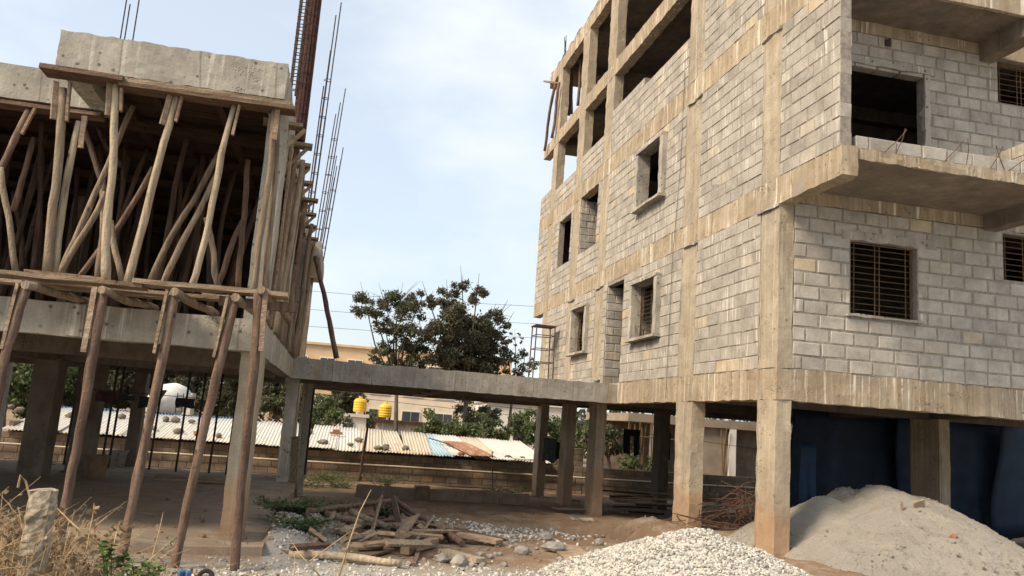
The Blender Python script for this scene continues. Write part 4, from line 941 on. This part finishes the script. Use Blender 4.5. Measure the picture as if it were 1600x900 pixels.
# ------------------------------------------------------------------ sand and gravel heaps
def heap(name, label, cat, cx, cy, rx, ry, H, mt, seed, st=.07, extra=()):
    m = MB(); nx, ny = int(2.6*rx/st), int(2.6*ry/st)
    def top(x, y):
        d = math.hypot((x-cx)/rx, (y-cy)/ry); a = math.atan2(y-cy, x-cx)
        d *= 1+.10*fbm(math.cos(a)*1.3, math.sin(a)*1.3, seed, 3)
        h = H*max(0, 1-d)**1.0 if d > .22 else H*(.78+.0*d)
        h = H*(1-math.sqrt(d*d+.03)) ; h = max(-.12, h)
        for ex, ey, er, eh in extra: h = max(h, eh*(1-math.sqrt(((x-ex)**2+(y-ey)**2)/er**2+.03)))
        return h+.06*fbm(x*1.7, y*1.7, seed)*smooth(-.1, .2, h)+.022*fbm(x*6, y*6, seed+3)+.01*fbm(x*15, y*15, seed+5, 2)
    g0 = hgt(cx, cy)
    for i in range(ny+1):
        for k in range(nx+1):
            x, y = cx-1.3*rx+2.6*rx*k/nx, cy-1.3*ry+2.6*ry*i/ny; h = top(x, y)
            m.v.append((x, y, hgt(x, y)-.15 if h <= -.1 else h+min(g0, hgt(x, y)+.05)))
    c = nx+1
    for i in range(ny):
        for k in range(nx): m.f.append((i*c+k, i*c+k+1, (i+1)*c+k+1, (i+1)*c+k))
    o = m.build(name, M[mt], sm=True); tag(o, label, cat); return o, (lambda x, y: top(x, y)+g0)
sand, sand_z = heap('sand_pile', 'big heap of grey building sand at the right building corner', 'sand pile', 8.75, 11.8, 2.35, 2.5, 1.16, 'sand', 4, .05, [(7.75, 11.85, 1.35, .93), (9.35, 11.7, 1.8, 1.02), (8.3, 12.1, 1.2, 1.12)])
grav, grav_z = heap('gravel_pile', 'pale heap of crushed stone in front of the concrete columns', 'gravel pile', 4.22, 9.05, 1.75, 1.65, .68, 'gravel', 6, .09)
stone_lib = []
for s in range(5):
    sm_ = stone_mb((0, 0, 0), 1, 300+s, .8); stone_lib.append((np.array(sm_.v), np.array(sm_.f)))
def scatter(name, pts, parent, mt='gravel', kind='stuff'):
    V, Fc, n = [], [], 0; r = np.random.default_rng(5)
    for (x, y, z, s) in pts:
        v, f = stone_lib[r.integers(5)]; a = r.uniform(0, 6.28); ca, sa = math.cos(a), math.sin(a); b = r.uniform(0, 6.28); cb, sb = math.cos(b), math.sin(b)
        R1 = np.array([[ca, -sa, 0], [sa, ca, 0], [0, 0, 1]]) @ np.array([[1, 0, 0], [0, cb, -sb], [0, sb, cb]])
        V.append((v*s) @ R1.T+(x, y, z)); Fc.append(f+n); n += len(v)
    V = np.concatenate(V); Fc = np.concatenate(Fc)
    me = bpy.data.meshes.new(name); me.from_pydata(V.tolist(), [], Fc.tolist()); me.update(); me.materials.append(M[mt]); o = link(name, me, parent); o['kind'] = kind; return o
r = random.Random(77); pts = []
while len(pts) < 17000:
    x, y = r.uniform(2.1, 6.3), r.uniform(7.2, 10.9); z = grav_z(x, y)
    if z > .0 and z > hgt(x, y)-.02: pts.append((x, y, z+r.uniform(-.008, .012), r.uniform(.011, .024)))
scatter('stones', pts, grav)
pts = []
for _ in range(3600):
    x, y = r.uniform(-1.2, 6), r.gauss(8.6, .5)
    if y > 6.8: pts.append((x, y, hgt(x, y)+.004, r.uniform(.008, .024)))
for _ in range(700):
    x, y = r.gauss(2.6, .8), r.gauss(12.4, .4); pts.append((x, y, hgt(x, y)+.01, r.uniform(.01, .035)))
for _ in range(1200):
    x, y = r.gauss(-.15, .3), r.uniform(10, 14); pts.append((x, y, hgt(x, y)+.004, r.uniform(.008, .025)))
o = scatter('loose_gravel', pts, None, 'gravel'); o['label'] = 'loose grit and stones strewn over the ground'; o['category'] = 'gravel'
pts = []
for _ in range(2600):
    x, y = r.uniform(6.2, 11), r.uniform(9.4, 12.6); z = sand_z(x, y)
    if z > hgt(x, y): pts.append((x, y, z, r.uniform(.004, .014) if r.random() < .93 else r.uniform(.015, .035)))
scatter('clods', pts, sand, 'sand')
# tools and sticks in the sand
p = at(1410, 815, y=10.9); z = sand_z(p.x, p.y); plank('stick', (p.x, p.y, z-.1), (p.x-.02, p.y, z+.13), .03, .03, 'short stick standing upright in the sand heap', 'stick', mt='board')
p = at(1437, 820, y=10.9); z = sand_z(p.x, p.y); plank('board_scrap', (p.x-.1, p.y, z+.0), (p.x+.08, p.y, z+.06), .14, .02, 'small board scrap half buried in the sand heap', 'board', mt='board', roll=1.2)
p = at(1490, 858, y=10.2); z = sand_z(p.x, p.y); tag(stone_mb((p.x, p.y, z+.01), .06, 5, .6).build('brick_scrap', M['brick']), 'reddish brick scrap on the right slope of sand heap', 'brick')

pts = []
for _ in range(900):
    x, y = r.uniform(-6, -.7), r.uniform(9.8, 19.8); pts.append((x, y, .135, r.uniform(.004, .016) if r.random() < .96 else r.uniform(.02, .05)))
scatter('floor_debris', pts, struct_floor, 'ground')
pts = []
for _ in range(2500):
    x, y = r.uniform(-.6, 6.2), r.uniform(9.4, 19); pts.append((x, y, hgt(x, y)+.003, r.uniform(.005, .02) if r.random() < .95 else r.uniform(.02, .05)))
o = scatter('earth_clods', pts, None, 'ground'); o['label'] = 'small clods of earth strewn between the buildings'; o['category'] = 'earth'
# ------------------------------------------------------------------ timber heap, rubble and boards between the buildings
def gp(px_, py_, y=None, dz=0):
    "point of the ground seen at a photo pixel"
    z = 0.0
    for _ in range(6):
        p = at(px_, py_, z=z) if y is None else at(px_, py_, y=y); z = hgt(p.x, p.y)
    p.z = z+dz; return p
def lie(name, a, b, label, cat, group, mt, r0, r1=None, w=None, dz=(.03, .03), roll=0):
    p, e = gp(*a), gp(*b); p.z += dz[0]; e.z += dz[1]
    if w: return plank(name, p, e, w, r0, label, cat, group, mt, roll)
    return pole(name, p, e, label, cat, group, mt, r0, r1 or r0*.85, .02)
G = 'timber dumped between the buildings'
lie('timber_pole', (456, 846), (626, 888), 'long pale peeled pole lying in front of the timber heap', 'pole', G, 'pole_pale', .05, .04, dz=(.05, .05))
lie('timber_pole', (480, 818), (618, 806), 'thin dark pole lying across the back of the timber heap', 'pole', G, 'bark', .035, .045, dz=(.14, .3))
lie('timber_pole', (614, 808), (722, 856), 'dark pole slanting down the right side of the timber heap', 'pole', G, 'bark', .05, .045, dz=(.28, .05))
lie('timber_pole', (625, 815), (690, 845), 'reddish pole beside the dark slanting pole', 'pole', G, 'plank_red', .035, .03, dz=(.2, .08))
lie('timber_pole', (508, 822), (565, 836), 'short grey pole on the left of the timber heap', 'pole', G, 'pole', .045, .04, dz=(.2, .16))
lie('timber_pole', (545, 826), (605, 842), 'grey pole in the middle of the timber heap', 'pole', G, 'pole', .05, .045, dz=(.24, .16))
lie('timber_pole', (488, 855), (520, 828), 'thin pole sticking out at the left of the heap', 'pole', G, 'pole', .03, .03, dz=(.04, .2))
lie('timber_pole', (470, 826), (512, 830), 'grey pole end poking left out of the heap', 'pole', G, 'pole', .03, .03, dz=(.08, .14))
lie('timber_pole', (385, 852), (470, 872), 'dark thin pole on the grit beside front column', 'pole', G, 'bark', .025, .02, dz=(.03, .03))
lie('timber_board', (612, 862), (642, 838), 'broad grey board tilted up on the timber heap', 'board', G, 'board', .03, None, .22, (.08, .26), .5)
lie('timber_board', (625, 842), (611, 812), 'tan board standing up in the timber heap', 'board', G, 'plank_red', .025, None, .10, (.12, .36), 1.0)
lie('timber_board', (580, 845), (592, 812), 'narrow grey board standing in the timber heap', 'board', G, 'board', .025, None, .08, (.12, .38), 1.0)
lie('timber_board', (632, 868), (678, 856), 'thick tan block of timber at the heap front', 'timber', G, 'board', .09, None, .12, (.06, .08))
lie('timber_board', (645, 858), (672, 834), 'grey plank on edge at right of heap', 'board', G, 'plank', .03, None, .14, (.06, .22), .9)
lie('timber_board', (692, 866), (752, 882), 'pale thick board lying flat in front of heap', 'board', G, 'pole_pale', .05, None, .16, (.04, .04))
lie('timber_board', (690, 848), (780, 855), 'long tan board at the right end of the heap', 'board', G, 'board', .05, None, .2, (.10, .07))
lie('timber_board', (700, 838), (785, 848), 'pinkish board behind the long tan board', 'board', G, 'plank_red', .03, None, .18, (.12, .08))
lie('timber_board', (650, 848), (712, 842), 'pinkish wide board in the heap middle right', 'board', G, 'board', .03, None, .22, (.14, .12))
lie('timber_board', (646, 886), (655, 862), 'short dark stick in front of the heap', 'stick', G, 'bark', .04, None, .05, (.02, .06))
lie('timber_board', (876, 858), (920, 884), 'broad reddish board lying by the gravel heap', 'board', G, 'board', .025, None, .42, (.05, .03))
lie('timber_board', (560, 872), (600, 862), 'reddish flat board under the heap front', 'board', G, 'plank_red', .02, None, .3, (.03, .05))
q = random.Random(14)
for k in range(30):
    cx, cy = q.gauss(600, 46), q.gauss(845, 10); a = q.uniform(-.6, .6); ln = q.uniform(14, 36)
    lie('timber_scrap', (cx-ln*math.cos(a), cy-ln*math.sin(a)*.35), (cx+ln*math.cos(a), cy+ln*math.sin(a)*.35), 'short brown scrap of timber inside the dumped heap', 'timber', 'scraps inside the timber heap', ('board', 'plank', 'plank_red', 'pole')[k % 4], q.uniform(.025, .05), None, q.uniform(.05, .14), (q.uniform(.04, .2), q.uniform(.04, .2)), q.uniform(-.6, .6))
q = random.Random(15)
for k in range(34):
    px_, py_ = (q.uniform(690, 900), q.uniform(845, 892)) if k < 20 else (q.uniform(620, 880), q.uniform(815, 890)); p = gp(px_, py_); s = q.uniform(.025, .06)
    tag(stone_mb((p.x, p.y, p.z+s*.35), s, 500+k, .75).build('rubble_stone', M['stone']), 'grey rubble lump between timber heap and gravel heap', 'stone', 'rubble lumps on the red earth')
for px_, py_, s, lab in ((815, 866, .09, 'large grey rubble lump left of the biggest one'), (866, 862, .13, 'biggest grey rubble lump near the gravel heap'), (936, 850, .08, 'pale stone lying on the earth berm'), (690, 878, .1, 'pale cement lump left of the pale thick board'), (718, 884, .11, 'grey cement lump by the pale thick board'), (852, 842, .10, 'grey lump behind the rubble')):
    p = gp(px_, py_); tag(stone_mb((p.x, p.y, p.z+s*.4), s, int(px_), .7).build('rubble_lump', M['stone']), lab, 'stone', 'large rubble lumps')
# plinth beam and planks near the wall
PL = thing('plinth_beam', 'low grey grade beam on the earth in front of boundary wall', 'beam')
p = at(558, 758, y=21.5); MB().rbox(p.x, p.x+1.55, 21.5, 21.75, -.6, p.z, seg=.25, j=.02).build('beam_piece', M['block_dirty_far'], PL); MB().rbox(p.x+1.8, p.x+4.5, 21.5, 21.75, -.6, p.z-.01, seg=.25, j=.02).build('beam_piece', M['block_dirty_far'], PL)
MB().rbox(p.x+1.5, p.x+1.85, 21.42, 21.85, -.6, p.z+.05, seg=.2, j=.012).build('column_stub', M['mortar_dirty'], PL)
lie('floor_plank', (700, 764), (765, 768), 'grey plank lying flat before the boundary wall', 'plank', 'planks near the deck columns', 'plank', .03, None, .2, (.1, .1)); lie('floor_plank', (865, 800), (945, 802), 'grey planks laid at the foot of the nearest deck column', 'plank', 'planks near the deck columns', 'plank', .03, None, .3, (.10, .10))
lie('floor_plank', (770, 776), (905, 790), 'long dark timber bearer crossing the ditch head', 'plank', 'planks near the deck columns', 'plank', .06, None, .09, (.12, .12))
p = gp(893, 838); tag(MB().rbox(p.x-.0, p.x+.5, p.y, p.y+.2, p.z-.0, p.z+.04, seg=.12, j=.015).build('cement_slab', M['conc_grey']), 'pale cement scrap lying on the earth berm', 'slab scrap')
# boards leaning at the paired columns
tag(plank_mb((-.62, 18.1, hgt(-.6, 18.1)), (-.74, 18.25, 1.1), .22, .03, 1.4).build('leaning_board', M['plank']), 'grey board leaning on the far left deck column', 'board')
# scrap stack under the right building
q = random.Random(16)
for k in range(16):
    yy = q.uniform(20.2, 21.6); x = q.uniform(6.9, 8.2); z = hgt(x, yy)+.05+.035*k
    plank('scrap_board', (x, yy, z), (x+q.uniform(.9, 1.7), yy+q.uniform(-.4, .4), z+q.uniform(-.03, .05)), q.uniform(.1, .25), .03, 'dusty board in the stack under the right building', 'board', 'stacked boards under the right building', ('plank', 'form', 'board')[k % 3])
tag(MB().rbox(8.55, 8.9, 19.2, 19.5, -.35, -.0, seg=.15, j=.01).build('carton', M['clay']), 'brown box beside the board stack', 'box')
# tangled scrap rebar
RB = thing('rebar_heap', 'tangled heap of rusty scrap rebar between the two front columns', 'rebar heap'); q = random.Random(17)
for k in range(85):
    c = Vector((7.35+q.gauss(0, .36), 13.75+q.gauss(0, .3), 0)); a = q.uniform(0, math.pi); h = max(.03, .75*(1-abs(c.x-7.35)/.9))*q.random()+hgt(c.x, c.y)+.04; ln = q.uniform(.3, .75)
    d = Vector((math.cos(a), math.sin(a)*.7, q.uniform(-.5, .5))); p0 = c-d*ln; p1 = c+d*ln; mid = c+Vector((q.uniform(-.1, .1), q.uniform(-.1, .1), q.uniform(0, .15)))
    for v, dz in ((p0, 0), (mid, h), (p1, 0)): v.z = max(hgt(v.x, v.y)+.02, v.z+h)
    path = [p0, p0.lerp(mid, .5)+Vector((0, 0, .05)), mid, p1]
    if q.random() < .3: path.append(p1+Vector((q.uniform(-.2, .2), q.uniform(-.1, .1), q.uniform(.05, .25))))
    MB().tube(path, .007, 4).build('bar', M['rust'], RB)
for k in range(10):
    x, y = 6.55+q.gauss(0, .25), 14.9+q.gauss(0, .2); MB().tube([(x-.4, y, hgt(x, y)+.03), (x, y+.05, hgt(x, y)+.06+q.random()*.15), (x+.45, y+q.uniform(-.3, .3), hgt(x, y)+.04)], .007, 4).build('bar', M['rust'], RB)
tag(stone_mb((7.2, 13.9, .42), .1, 8, .6).build('plastic_scrap', M['cloth_grey']), 'crumpled pale plastic on the rebar heap', 'rag')

# ------------------------------------------------------------------ cloth, tarpaulins and other things under the buildings
def cloth(name, label, cat, group, x, y, z, w, h, mt, seed, legs=False, fold=.03, nx=14, parent=None):
    m = MB(); ny = 8; c = nx+1; q = random.Random(seed); p1, p2 = q.uniform(0, 6), q.uniform(0, 6)
    for i in range(ny+1):
        for k in range(nx+1):
            u, v = k/nx, i/ny; m.v.append((x+w*(u+.02*math.sin(v*5+p1)), y+fold*math.sin(u*11+p1)*v+fold*.5*math.sin(u*23+p2)*v, z-h*v*(1+.06*math.sin(u*7+p2))))
    for i in range(ny):
        for k in range(nx):
            if legs and i >= 2 and nx*.42 <= k < nx*.58: continue
            m.f.append((i*c+k, (i+1)*c+k, (i+1)*c+k+1, i*c+k+1))
    o = m.build(name, M[mt], parent, sm=True); o.modifiers.new('thickness', 'SOLIDIFY').thickness = .012
    return tag(o, label, cat, group) if label else o
def hang(px0, px1, py0, py1, y): a, b = at(px0, py0, y=y), at(px1, py1, y=y); return a.x, y, a.z, b.x-a.x, a.z-b.z
for k, (bx, mt, lab, lg) in enumerate((((151, 180, 610, 629, 15.2), 'cloth_maroon', 'maroon cloth on the line under the left building', 0), ((188, 210, 617, 626, 15.2), 'cloth_dark', 'small dark cloth left of the thin interior column', 0), ((218, 238, 619, 638, 15.2), 'cloth_dark', 'dark cloth beside the white drum', 0), ((275, 303, 621, 638, 15.2), 'cloth_dark', 'wide dark cloth right of the white drum', 0),
   ((975, 999, 670, 712, 23.5), 'cloth_dark', 'black trousers hanging on the line under right building', 1), ((1033, 1047, 675, 716, 23.5), 'cloth_dark', 'dark green garment hanging beside the square column', 0), ((850, 868, 684, 722, 22.8), 'cloth_grey', 'grey jeans bunched between two deck columns', 0), ((864, 876, 690, 718, 22.9), 'cloth_dark', 'dark cloth against the middle deck column', 0))):
    cloth('hanging_cloth', lab, 'cloth', 'washing hung under the buildings', *hang(bx[0], bx[1], bx[2], bx[3], bx[4]), mt, 60+k, legs=bool(lg), fold=.02)
for a, b, y, lab in (((130, 607), (330, 624), 15.2, 'clothes line under the left building'), ((850, 655), (1200, 704), 23.5, 'clothes line under the right building')): tag(MB().tube([at(*a, y=y), at(*b, y=y)], .006, 4).build('clothes_line', M['dark_steel']), lab, 'line')
for k, (x, w, z, yy, lab) in enumerate(((10.4, 3.1, 2.6, 17.3, 'dark blue tarpaulin wall left behind the sand heap'), (12.9, 3.2, 2.6, 16.9, 'dark blue tarpaulin wall right of the square pillar'), (15.2, 7.0, 2.6, 16.5, 'dark blue tarpaulin at the far right under building'))): cloth('tarpaulin', lab, 'tarpaulin', 'blue tarpaulins under the right building', x, yy, z, w, 2.75, 'blue', 80+k, fold=.10, nx=44)
a = at(1252, 690, y=15.5); cloth('tarpaulin', 'narrow brighter blue tarpaulin strip beside the dark inner column', 'tarpaulin', 'blue tarpaulins under the right building', a.x, 15.5, 1.75, .34, 1.25, 'blue_dull', 90, fold=.04)
for k, px_ in enumerate((33, 102, 161, 172, 236, 278, 303, 330, 357)):
    p = at(px_, 720, y=19.4); tag(MB().tube([(p.x-.02, 19.4, .12), (p.x+.02, 19.4, 2.52)], .026, 6).build('steel_prop', M['dark_steel']), ORD[k]+' black steel prop from the left at the back of left ground floor', 'prop', 'steel props at the back of the left ground floor')
for k, (px_, py_, w, h, lab) in enumerate(((147, 746, .24, .42, 'clay coloured tub on the floor beside the second post'), (181, 729, .22, .36, 'grey tub at the back floor edge by the thin column'))):
    p = at(px_, py_, z=.13); t = thing('tub', lab, 'tub'); MB().lathe(p, [(w*.75, 0), (w*.95, h*.9), (w*1.08, h*.92), (w*1.08, h), (w*.9, h), (w*.85, h*.3)], 14).build('body', M['clay' if k == 0 else 'conc_grey'], t, sm=False)
for k, (a, b) in enumerate((((243, 742), (352, 752)), ((240, 748), (345, 757)), ((246, 745), (350, 760)))):
    p, e = at(*a, z=.16+.05*(k == 0)), at(*b, z=.16+.05*(k == 0)); e.y = p.y+.1*k; plank('floor_board', p, e, .18, .05, ('topmost', 'front', 'rear')[k]+' long board of the stack on the left ground floor', 'board', 'boards on the left ground floor', 'plank')
# motorcycle parked in the shade
MC = thing('motorcycle', 'dark motorcycle parked in the shade at the left picture edge', 'motorcycle'); mx, my = -6.35, 15.2
for dx in (-.62, .62):
    w = MB(); n = 24
    for k in range(n): pass
    w.tube([(mx+dx+.27*math.cos(a), my, .42+.27*math.sin(a)) for a in np.linspace(0, 2*math.pi, 22)], .045, 6, cap=False); wo = w.build('wheel', M['tyre'], MC, sm=True)
    for s in range(8): MB().tube([(mx+dx, my, .42), (mx+dx+.25*math.cos(s*.785), my, .42+.25*math.sin(s*.785))], .006, 4).build('spoke', M['dark_steel'], wo)
MB().tube([(mx-.62, my, .42), (mx-.2, my, .5), (mx+.15, my, .62), (mx+.42, my, .95), (mx+.62, my, .42)], .03, 6).build('frame', M['dark_steel'], MC)
MB().obox((mx, my, .5), Vector((1,0,0)), Vector((0,1,0)), Vector((0,0,1)), .4, .22, .28, .02).build('engine', M['rust_dark'], MC)
MB().lathe((mx-.02, my, .86), [(.05, -.2), (.12, -.1), (.14, .1), (.08, .26)], 12, 'x').build('fuel_tank', M['cloth_maroon'], MC, sm=True)
MB().obox((mx-.42, my, .86), Vector((1,0,.05)), Vector((0,1,0)), Vector((0,0,1)), .62, .24, .09, .015).build('seat', M['tyre'], MC)
MB().tube([(mx+.36, my-.33, 1.08), (mx+.42, my, 1.0), (mx+.36, my+.33, 1.08)], .016, 6).build('handlebar', M['dark_steel'], MC)
MB().lathe((mx+.48, my, .92), [(.04, -.08), (.09, 0), (.09, .04)], 12, 'x').build('headlight', M['glass'], MC)
# steel stand on the deck
STN = thing('steel_stand', 'tall thin rusty steel stand on the deck by block building', 'stand'); zb, zt = 2.71, 4.62
c4 = [(5.62, 23.3), (6.18, 23.3), (6.18, 23.85), (5.62, 23.85)]
for x, y in c4: MB().tube([(x+(x-5.9)*.12, y, zb), (x, y, zt)], .02, 5).build('leg', M['rust'], STN)
for z in (3.05, 3.55, 3.95, 4.35):
    for (a, b) in zip(c4, c4[1:]+c4[:1]): MB().tube([(*a, z), (*b, z)], .014, 5).build('rung', M['rust'], STN)
MB().box(5.58, 6.22, 23.26, 23.89, zt, zt+.035).build('top', M['rust'], STN)
for k, (px_, z) in enumerate(((925, 2.76), (928, 2.82))): p = at(px_, 598, y=18.6); tag(stone_mb((p.x, 18.45, z+.02), .09, 700+k, .8).build('cement_lump', M['stone']), ('lower', 'upper')[k]+' grey cement lump at the right end of the deck', 'lump')
for k, (px_, y) in enumerate(((470, 18.5), (482, 18.6), (463, 18.2), (490, 18.7), (476, 18.3))): p = at(px_, 563, y=y); tag(stone_mb((p.x, y, 2.76), .1, 720+k, .5).build('debris_lump', M['stone']), 'grey debris lump at the left end of the deck', 'lump', 'debris on the deck left end')

# ------------------------------------------------------------------ foreground: stump, dry weeds, oddments
ST = thing('concrete_post', 'broken rough concrete stump post among dry weeds at left', 'post')
m = MB(); sx, sy = -1.80, 6.0; n = 26; r_ = random.Random(4)
for i in range(n+1):
    z = .1+(1.05-.1)*i/n; w = .080+.006*math.sin(i*.9)+.006*(i == n)
    for k in range(14):
        a = 2*math.pi*k/14; e = 1/max(abs(math.cos(a)), abs(math.sin(a)))**.8; m.v.append((sx+w*e*math.cos(a)*(1+.10*r_.uniform(-1, 1)), sy+w*e*math.sin(a)*(1+.10*r_.uniform(-1, 1)), z+.012*r_.uniform(-1, 1)))
for i in range(n):
    for k in range(14): m.f.append((i*14+k, i*14+(k+1) % 14, (i+1)*14+(k+1) % 14, (i+1)*14+k))
m.f.append(tuple(n*14+k for k in range(14))); m.build('shaft', M['conc_rough'], ST)
MB().tube([(sx-.08, sy, 1.0), (sx-.12, sy, 1.1), (sx-.15, sy-.02, 1.14), (sx-.16, sy, 1.06)], .008, 5).build('bent_bar', M['straw'], ST)
def dry_stalk(name, label, pts, r0, mt='straw', leaves=0, seed=0, group='tall dry stalks in the foreground', size=.05, lm='leaf_dry'):
    q = random.Random(seed); t = thing(name, label, 'stalk', group); pts = [Vector(p) for p in pts]
    MB().tube(pts, [r0*(1-.75*i/(len(pts)-1)) for i in range(len(pts))], 5).build('stem', M[mt], t, sm=True)
    if leaves:
        lv = MB()
        for _ in range(leaves):
            i = q.randrange(len(pts)-1); p = pts[i].lerp(pts[i+1], q.random()); a = Vector((q.uniform(-1, 1), q.uniform(-1, 1), q.uniform(-1, .3))).normalized()*size*q.uniform(.6, 1.4); s = a.cross(Vector((q.random(), q.random(), q.random()))).normalized()*a.length*.3
            lv.add([p, p+a*.5+s, p+a, p+a*.5-s], [(0, 1, 2), (0, 2, 3)])
        lv.build('leaves', M[lm], t)
    return t
def px3(lst, y): return [at(a, b, y=y+.1*i) for i, (a, b) in enumerate(lst)]
dry_stalk('dry_stalk', 'tall dry stalk arching before the timber heap', px3([(528, 905), (545, 850), (562, 800), (580, 765)], 6.2), .009, leaves=3, seed=1)
dry_stalk('dry_stalk', 'bent dry stalk left of the arching one', px3([(480, 880), (520, 850), (548, 830), (565, 838)], 6.4), .006, leaves=2, seed=2)
dry_stalk('dry_stalk', 'thin stalk with curled dry leaf right of middle post', px3([(135, 860), (142, 820), (146, 800), (147, 785)], 5.2), .004, leaves=14, seed=3)
dry_stalk('dry_stalk', 'thin upright dry stem between the bark posts', px3([(235, 880), (246, 840), (252, 815), (255, 800)], 5.2), .004, leaves=8, seed=4, size=.03)
dry_stalk('dry_stalk', 'drooping brown leaf stalk at the middle post foot', px3([(172, 880), (178, 850), (184, 825), (186, 818)], 5.0), .005, leaves=26, seed=5)
dry_stalk('dry_stalk', 'slanting weed stem right of the middle post', px3([(215, 890), (240, 870), (262, 850), (275, 838)], 5.0), .005, leaves=12, seed=6, lm='leaf_mid', size=.03)
dry_stalk('dry_stalk', 'brown stalk bent over beside the stump', px3([(150, 850), (110, 815), (90, 795), (84, 800)], 5.4), .006, leaves=16, seed=7)
dry_stalk('dry_stalk', 'short straw stalk at bottom middle', px3([(458, 905), (461, 880), (460, 862)], 6.0), .006, leaves=0, seed=8)
dry_stalk('dry_stalk', 'straw stalk leaning right at bottom middle', px3([(500, 900), (470, 868), (455, 845)], 6.0), .006, leaves=2, seed=9)
# the mass of dry weeds
q = random.Random(18); st = MB(); lv = MB()
for k in range(6400):
    x = q.uniform(-4.2, 1.6); y = q.uniform(4.2, 7.4)
    dens = smooth(.9, -1.2, x)*.9+.25*smooth(7.0, 6.2, y)
    if q.random() > dens+.18: continue
    z = hgt(x, y); h = q.uniform(.10, .50)*(.25+.75*dens)*(1.25 if x < -1.6 else .9); dx, dy = q.gauss(0, .22), q.gauss(0, .15)
    p0 = Vector((x, y, z-.02)); p1 = Vector((x+dx*.45, y+dy*.4, z+h*.7)); p2 = Vector((x+dx, y+dy, z+h*q.uniform(.6, 1.1))); st.tube([p0, p1, p2], [.0035, .0028, .0012], 3, cap=False)
    for _ in range(q.randrange(9)):
        p = p1.lerp(p2, q.random()); a = Vector((q.uniform(-1, 1), q.uniform(-1, 1), q.uniform(-1, .5))).normalized()*q.uniform(.02, .06); s = a.cross(Vector((q.random(), q.random(), q.random()))).normalized()*a.length*.33
        lv.add([p, p+a*.5+s, p+a, p+a*.5-s], [(0, 1, 2), (0, 2, 3)])
DG = st.build('dry_grass', M['straw']); DG['kind'] = 'stuff'; DG['label'] = 'tangle of dry grass and dead weeds along the bottom left'; DG['category'] = 'grass'
lo = lv.build('dead_leaves', M['leaf_dry'], DG); lo['kind'] = 'stuff'
for k, (px_, py_, y, h, n, lab) in enumerate(((172, 874, 4.6, .18, 6, 'small green leafed weed at the middle post foot'), (205, 897, 4.6, .14, 7, 'green leafed weed at bottom left between posts'), (232, 898, 4.7, .14, 6, 'green weed just right of the bottom left weeds'))):
    p = at(px_, py_, y=y); weed('green_weed', lab, (p.x, y, p.z-h*.5), h, n, .10, 'leaf_bright', 400+k, .05, 'green weeds in the foreground')
p = at(284, 898, y=6.2); t = cloth('tarp_scrap', 'scrap of blue plastic sheet at the foot of a bark post', 'plastic', None, p.x-.03, 6.2, p.z+.03, .09, .13, 'blue_fence', 99, fold=.04)
p = at(322, 893, y=6.4); tag(MB().tube([(p.x+.05*math.cos(a), 6.4+.03*math.sin(a), p.z-.05+.05*math.sin(a)) for a in np.linspace(.2, 3.3, 14)], .016, 7).build('hose_loop', M['tyre']), 'black rubber loop poking out of the weeds at bottom', 'hose')
